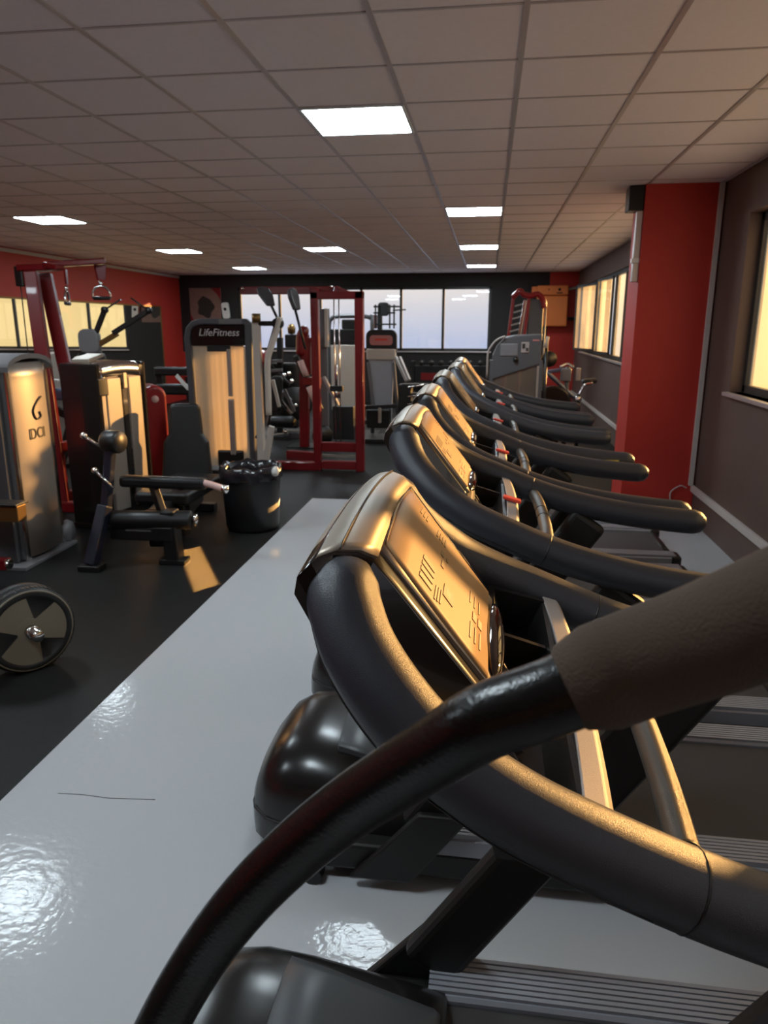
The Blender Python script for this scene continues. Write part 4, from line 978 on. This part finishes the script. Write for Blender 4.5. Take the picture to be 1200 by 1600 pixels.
o = thing('exercise_bike', 'blue grey exercise bike beyond the last treadmill', 'exercise bike', (1.0, 10.6, 0))
Yk = 10.5
def k_(x, z): return V(x, Yk, z)
MB().tube(spline([k_(.80, 1.15), k_(1.0, .98), k_(1.18, .82), k_(1.28, .80)]), .03, 12).build('frame_tube', 'bluegrey', o)
MB().beam(k_(.78, 1.14), k_(1.06, 1.19), .05, .05).build('top_tube', 'bluegrey', o, .01)
MB().tube([k_(1.10, .1), k_(1.09, 1.22)], .03, 12).build('seat_post', 'grey_steel', o)
MB().tube([k_(1.27, .1), k_(1.26, .85)], .03, 12).build('rear_post', 'blue_steel', o)
MB().tube(spline([k_(1.24, .80), k_(1.30, .90), k_(1.34, .98), k_(1.44, 1.0)]), .018, 10).build('handle_stem', 'chrome', o)
MB().prism(rrect(.20, .07, .03), k_(1.40, 1.02), (1, 0, .1), (0, 0, 1), (0, .16, 0)).build('saddle', 'pad', o, .02, 3)
MB().box(1.0, 1.14, Yk-.06, Yk+.06, 1.02, 1.20).build('console', 'mid_grey', o, .02)
MB().tube(spline([k_(.98, 1.22)+V(0, -.06, 0), k_(1.08, 1.26), k_(1.16, 1.22)+V(0, -.06, 0)]), .016, 10).build('handlebar', 'chrome', o)
MB().box(1.20, 1.26, Yk-.08, Yk-.03, 1.03, 1.21).build('sun_grip', 'tan', o, .015, 3)
MB().lathe([(0, 0), (.045, .0), (.05, .03), (.02, .05), (0, .05)], k_(1.245, .78)+V(0, -.06, 0), (0, -1, 0), 16).build('hub', 'chrome', o)
MB().lathe([(.20, -.03), (.24, -.03), (.24, .03), (.20, .03)], k_(.92, .72), (0, 1, 0), 32).build('flywheel', 'black', o)
MB().lathe([(0, -.02), (.2, -.02), (.2, .02), (0, .02)], k_(.92, .72), (0, 1, 0), 32).build('flywheel_disc', 'red_steel', o)
MB().box(.62, 1.50, Yk-.22, Yk-.16, 0, .06).box(.62, 1.50, Yk+.16, Yk+.22, 0, .06).box(.90, 1.0, Yk-.2, Yk+.2, .02, .5).box(1.05, 1.3, Yk-.2, Yk+.2, .02, .12).build('base', 'black', o, .01)

# dumbbell rack below the back windows
o = thing('dumbbell_rack', 'low black dumbbell rack with red end beneath the back windows', 'rack', (-.9, 16.9, 0))
for z in (.50, .88): MB().beam((-1.75, 16.85, z), (.30, 16.85, z), .30, .04).build('shelf', 'black', o, .006)
for x in (-1.7, .25): MB().box(x-.04, x+.04, 16.7, 17.0, 0, 1.0).build('upright', 'black', o, .01)
MB().box(-1.5, -.6, 16.68, 16.72, .58, .74).build('red_board', 'red_steel', o)
pd = None
for k in range(8):
    x = -1.5+.22*k
    if pd is None:
        pd = thing('dumbbell', '', 'dumbbell', (0, 0, 0), 'dumbbells on the rack under the back windows')
        MB().cyl((0, -.12, 0), (0, .12, 0), .015, 10).build('handle', 'chrome', pd)
        for s in (-1, 1): MB().lathe([(0, 0), (.05, 0), (.055, .01), (.055, .06), (.05, .07), (0, .07)], (0, s*.06, 0), (0, s, 0), 12).build('head', 'black', pd)
        d = pd
    else: d = copy_tree(pd)
    d.location = (x, 16.85, .957); d['label'] = 'black dumbbell on the rack below the back windows'

# speaker box and metal strip on the pillar
single('wall_speaker', MB().box(1.15, 1.28, 6.97, 7.15, 2.73, 2.93), 'black', (1.22, 7.05, 2.73), 'black speaker box high on the red pillar under the ceiling', 'speaker', bevel=.008)
o = thing('metal_bracket', 'grey metal strip hanging on the side of the red pillar', 'bracket', (1.25, 7.0, 2.14))
MB().box(1.225, 1.28, 6.98, 7.04, 2.14, 2.73).build('strip', 'sill', o, .006)
MB().box(1.215, 1.28, 6.97, 7.05, 2.30, 2.34).build('clip', 'white', o, .004)
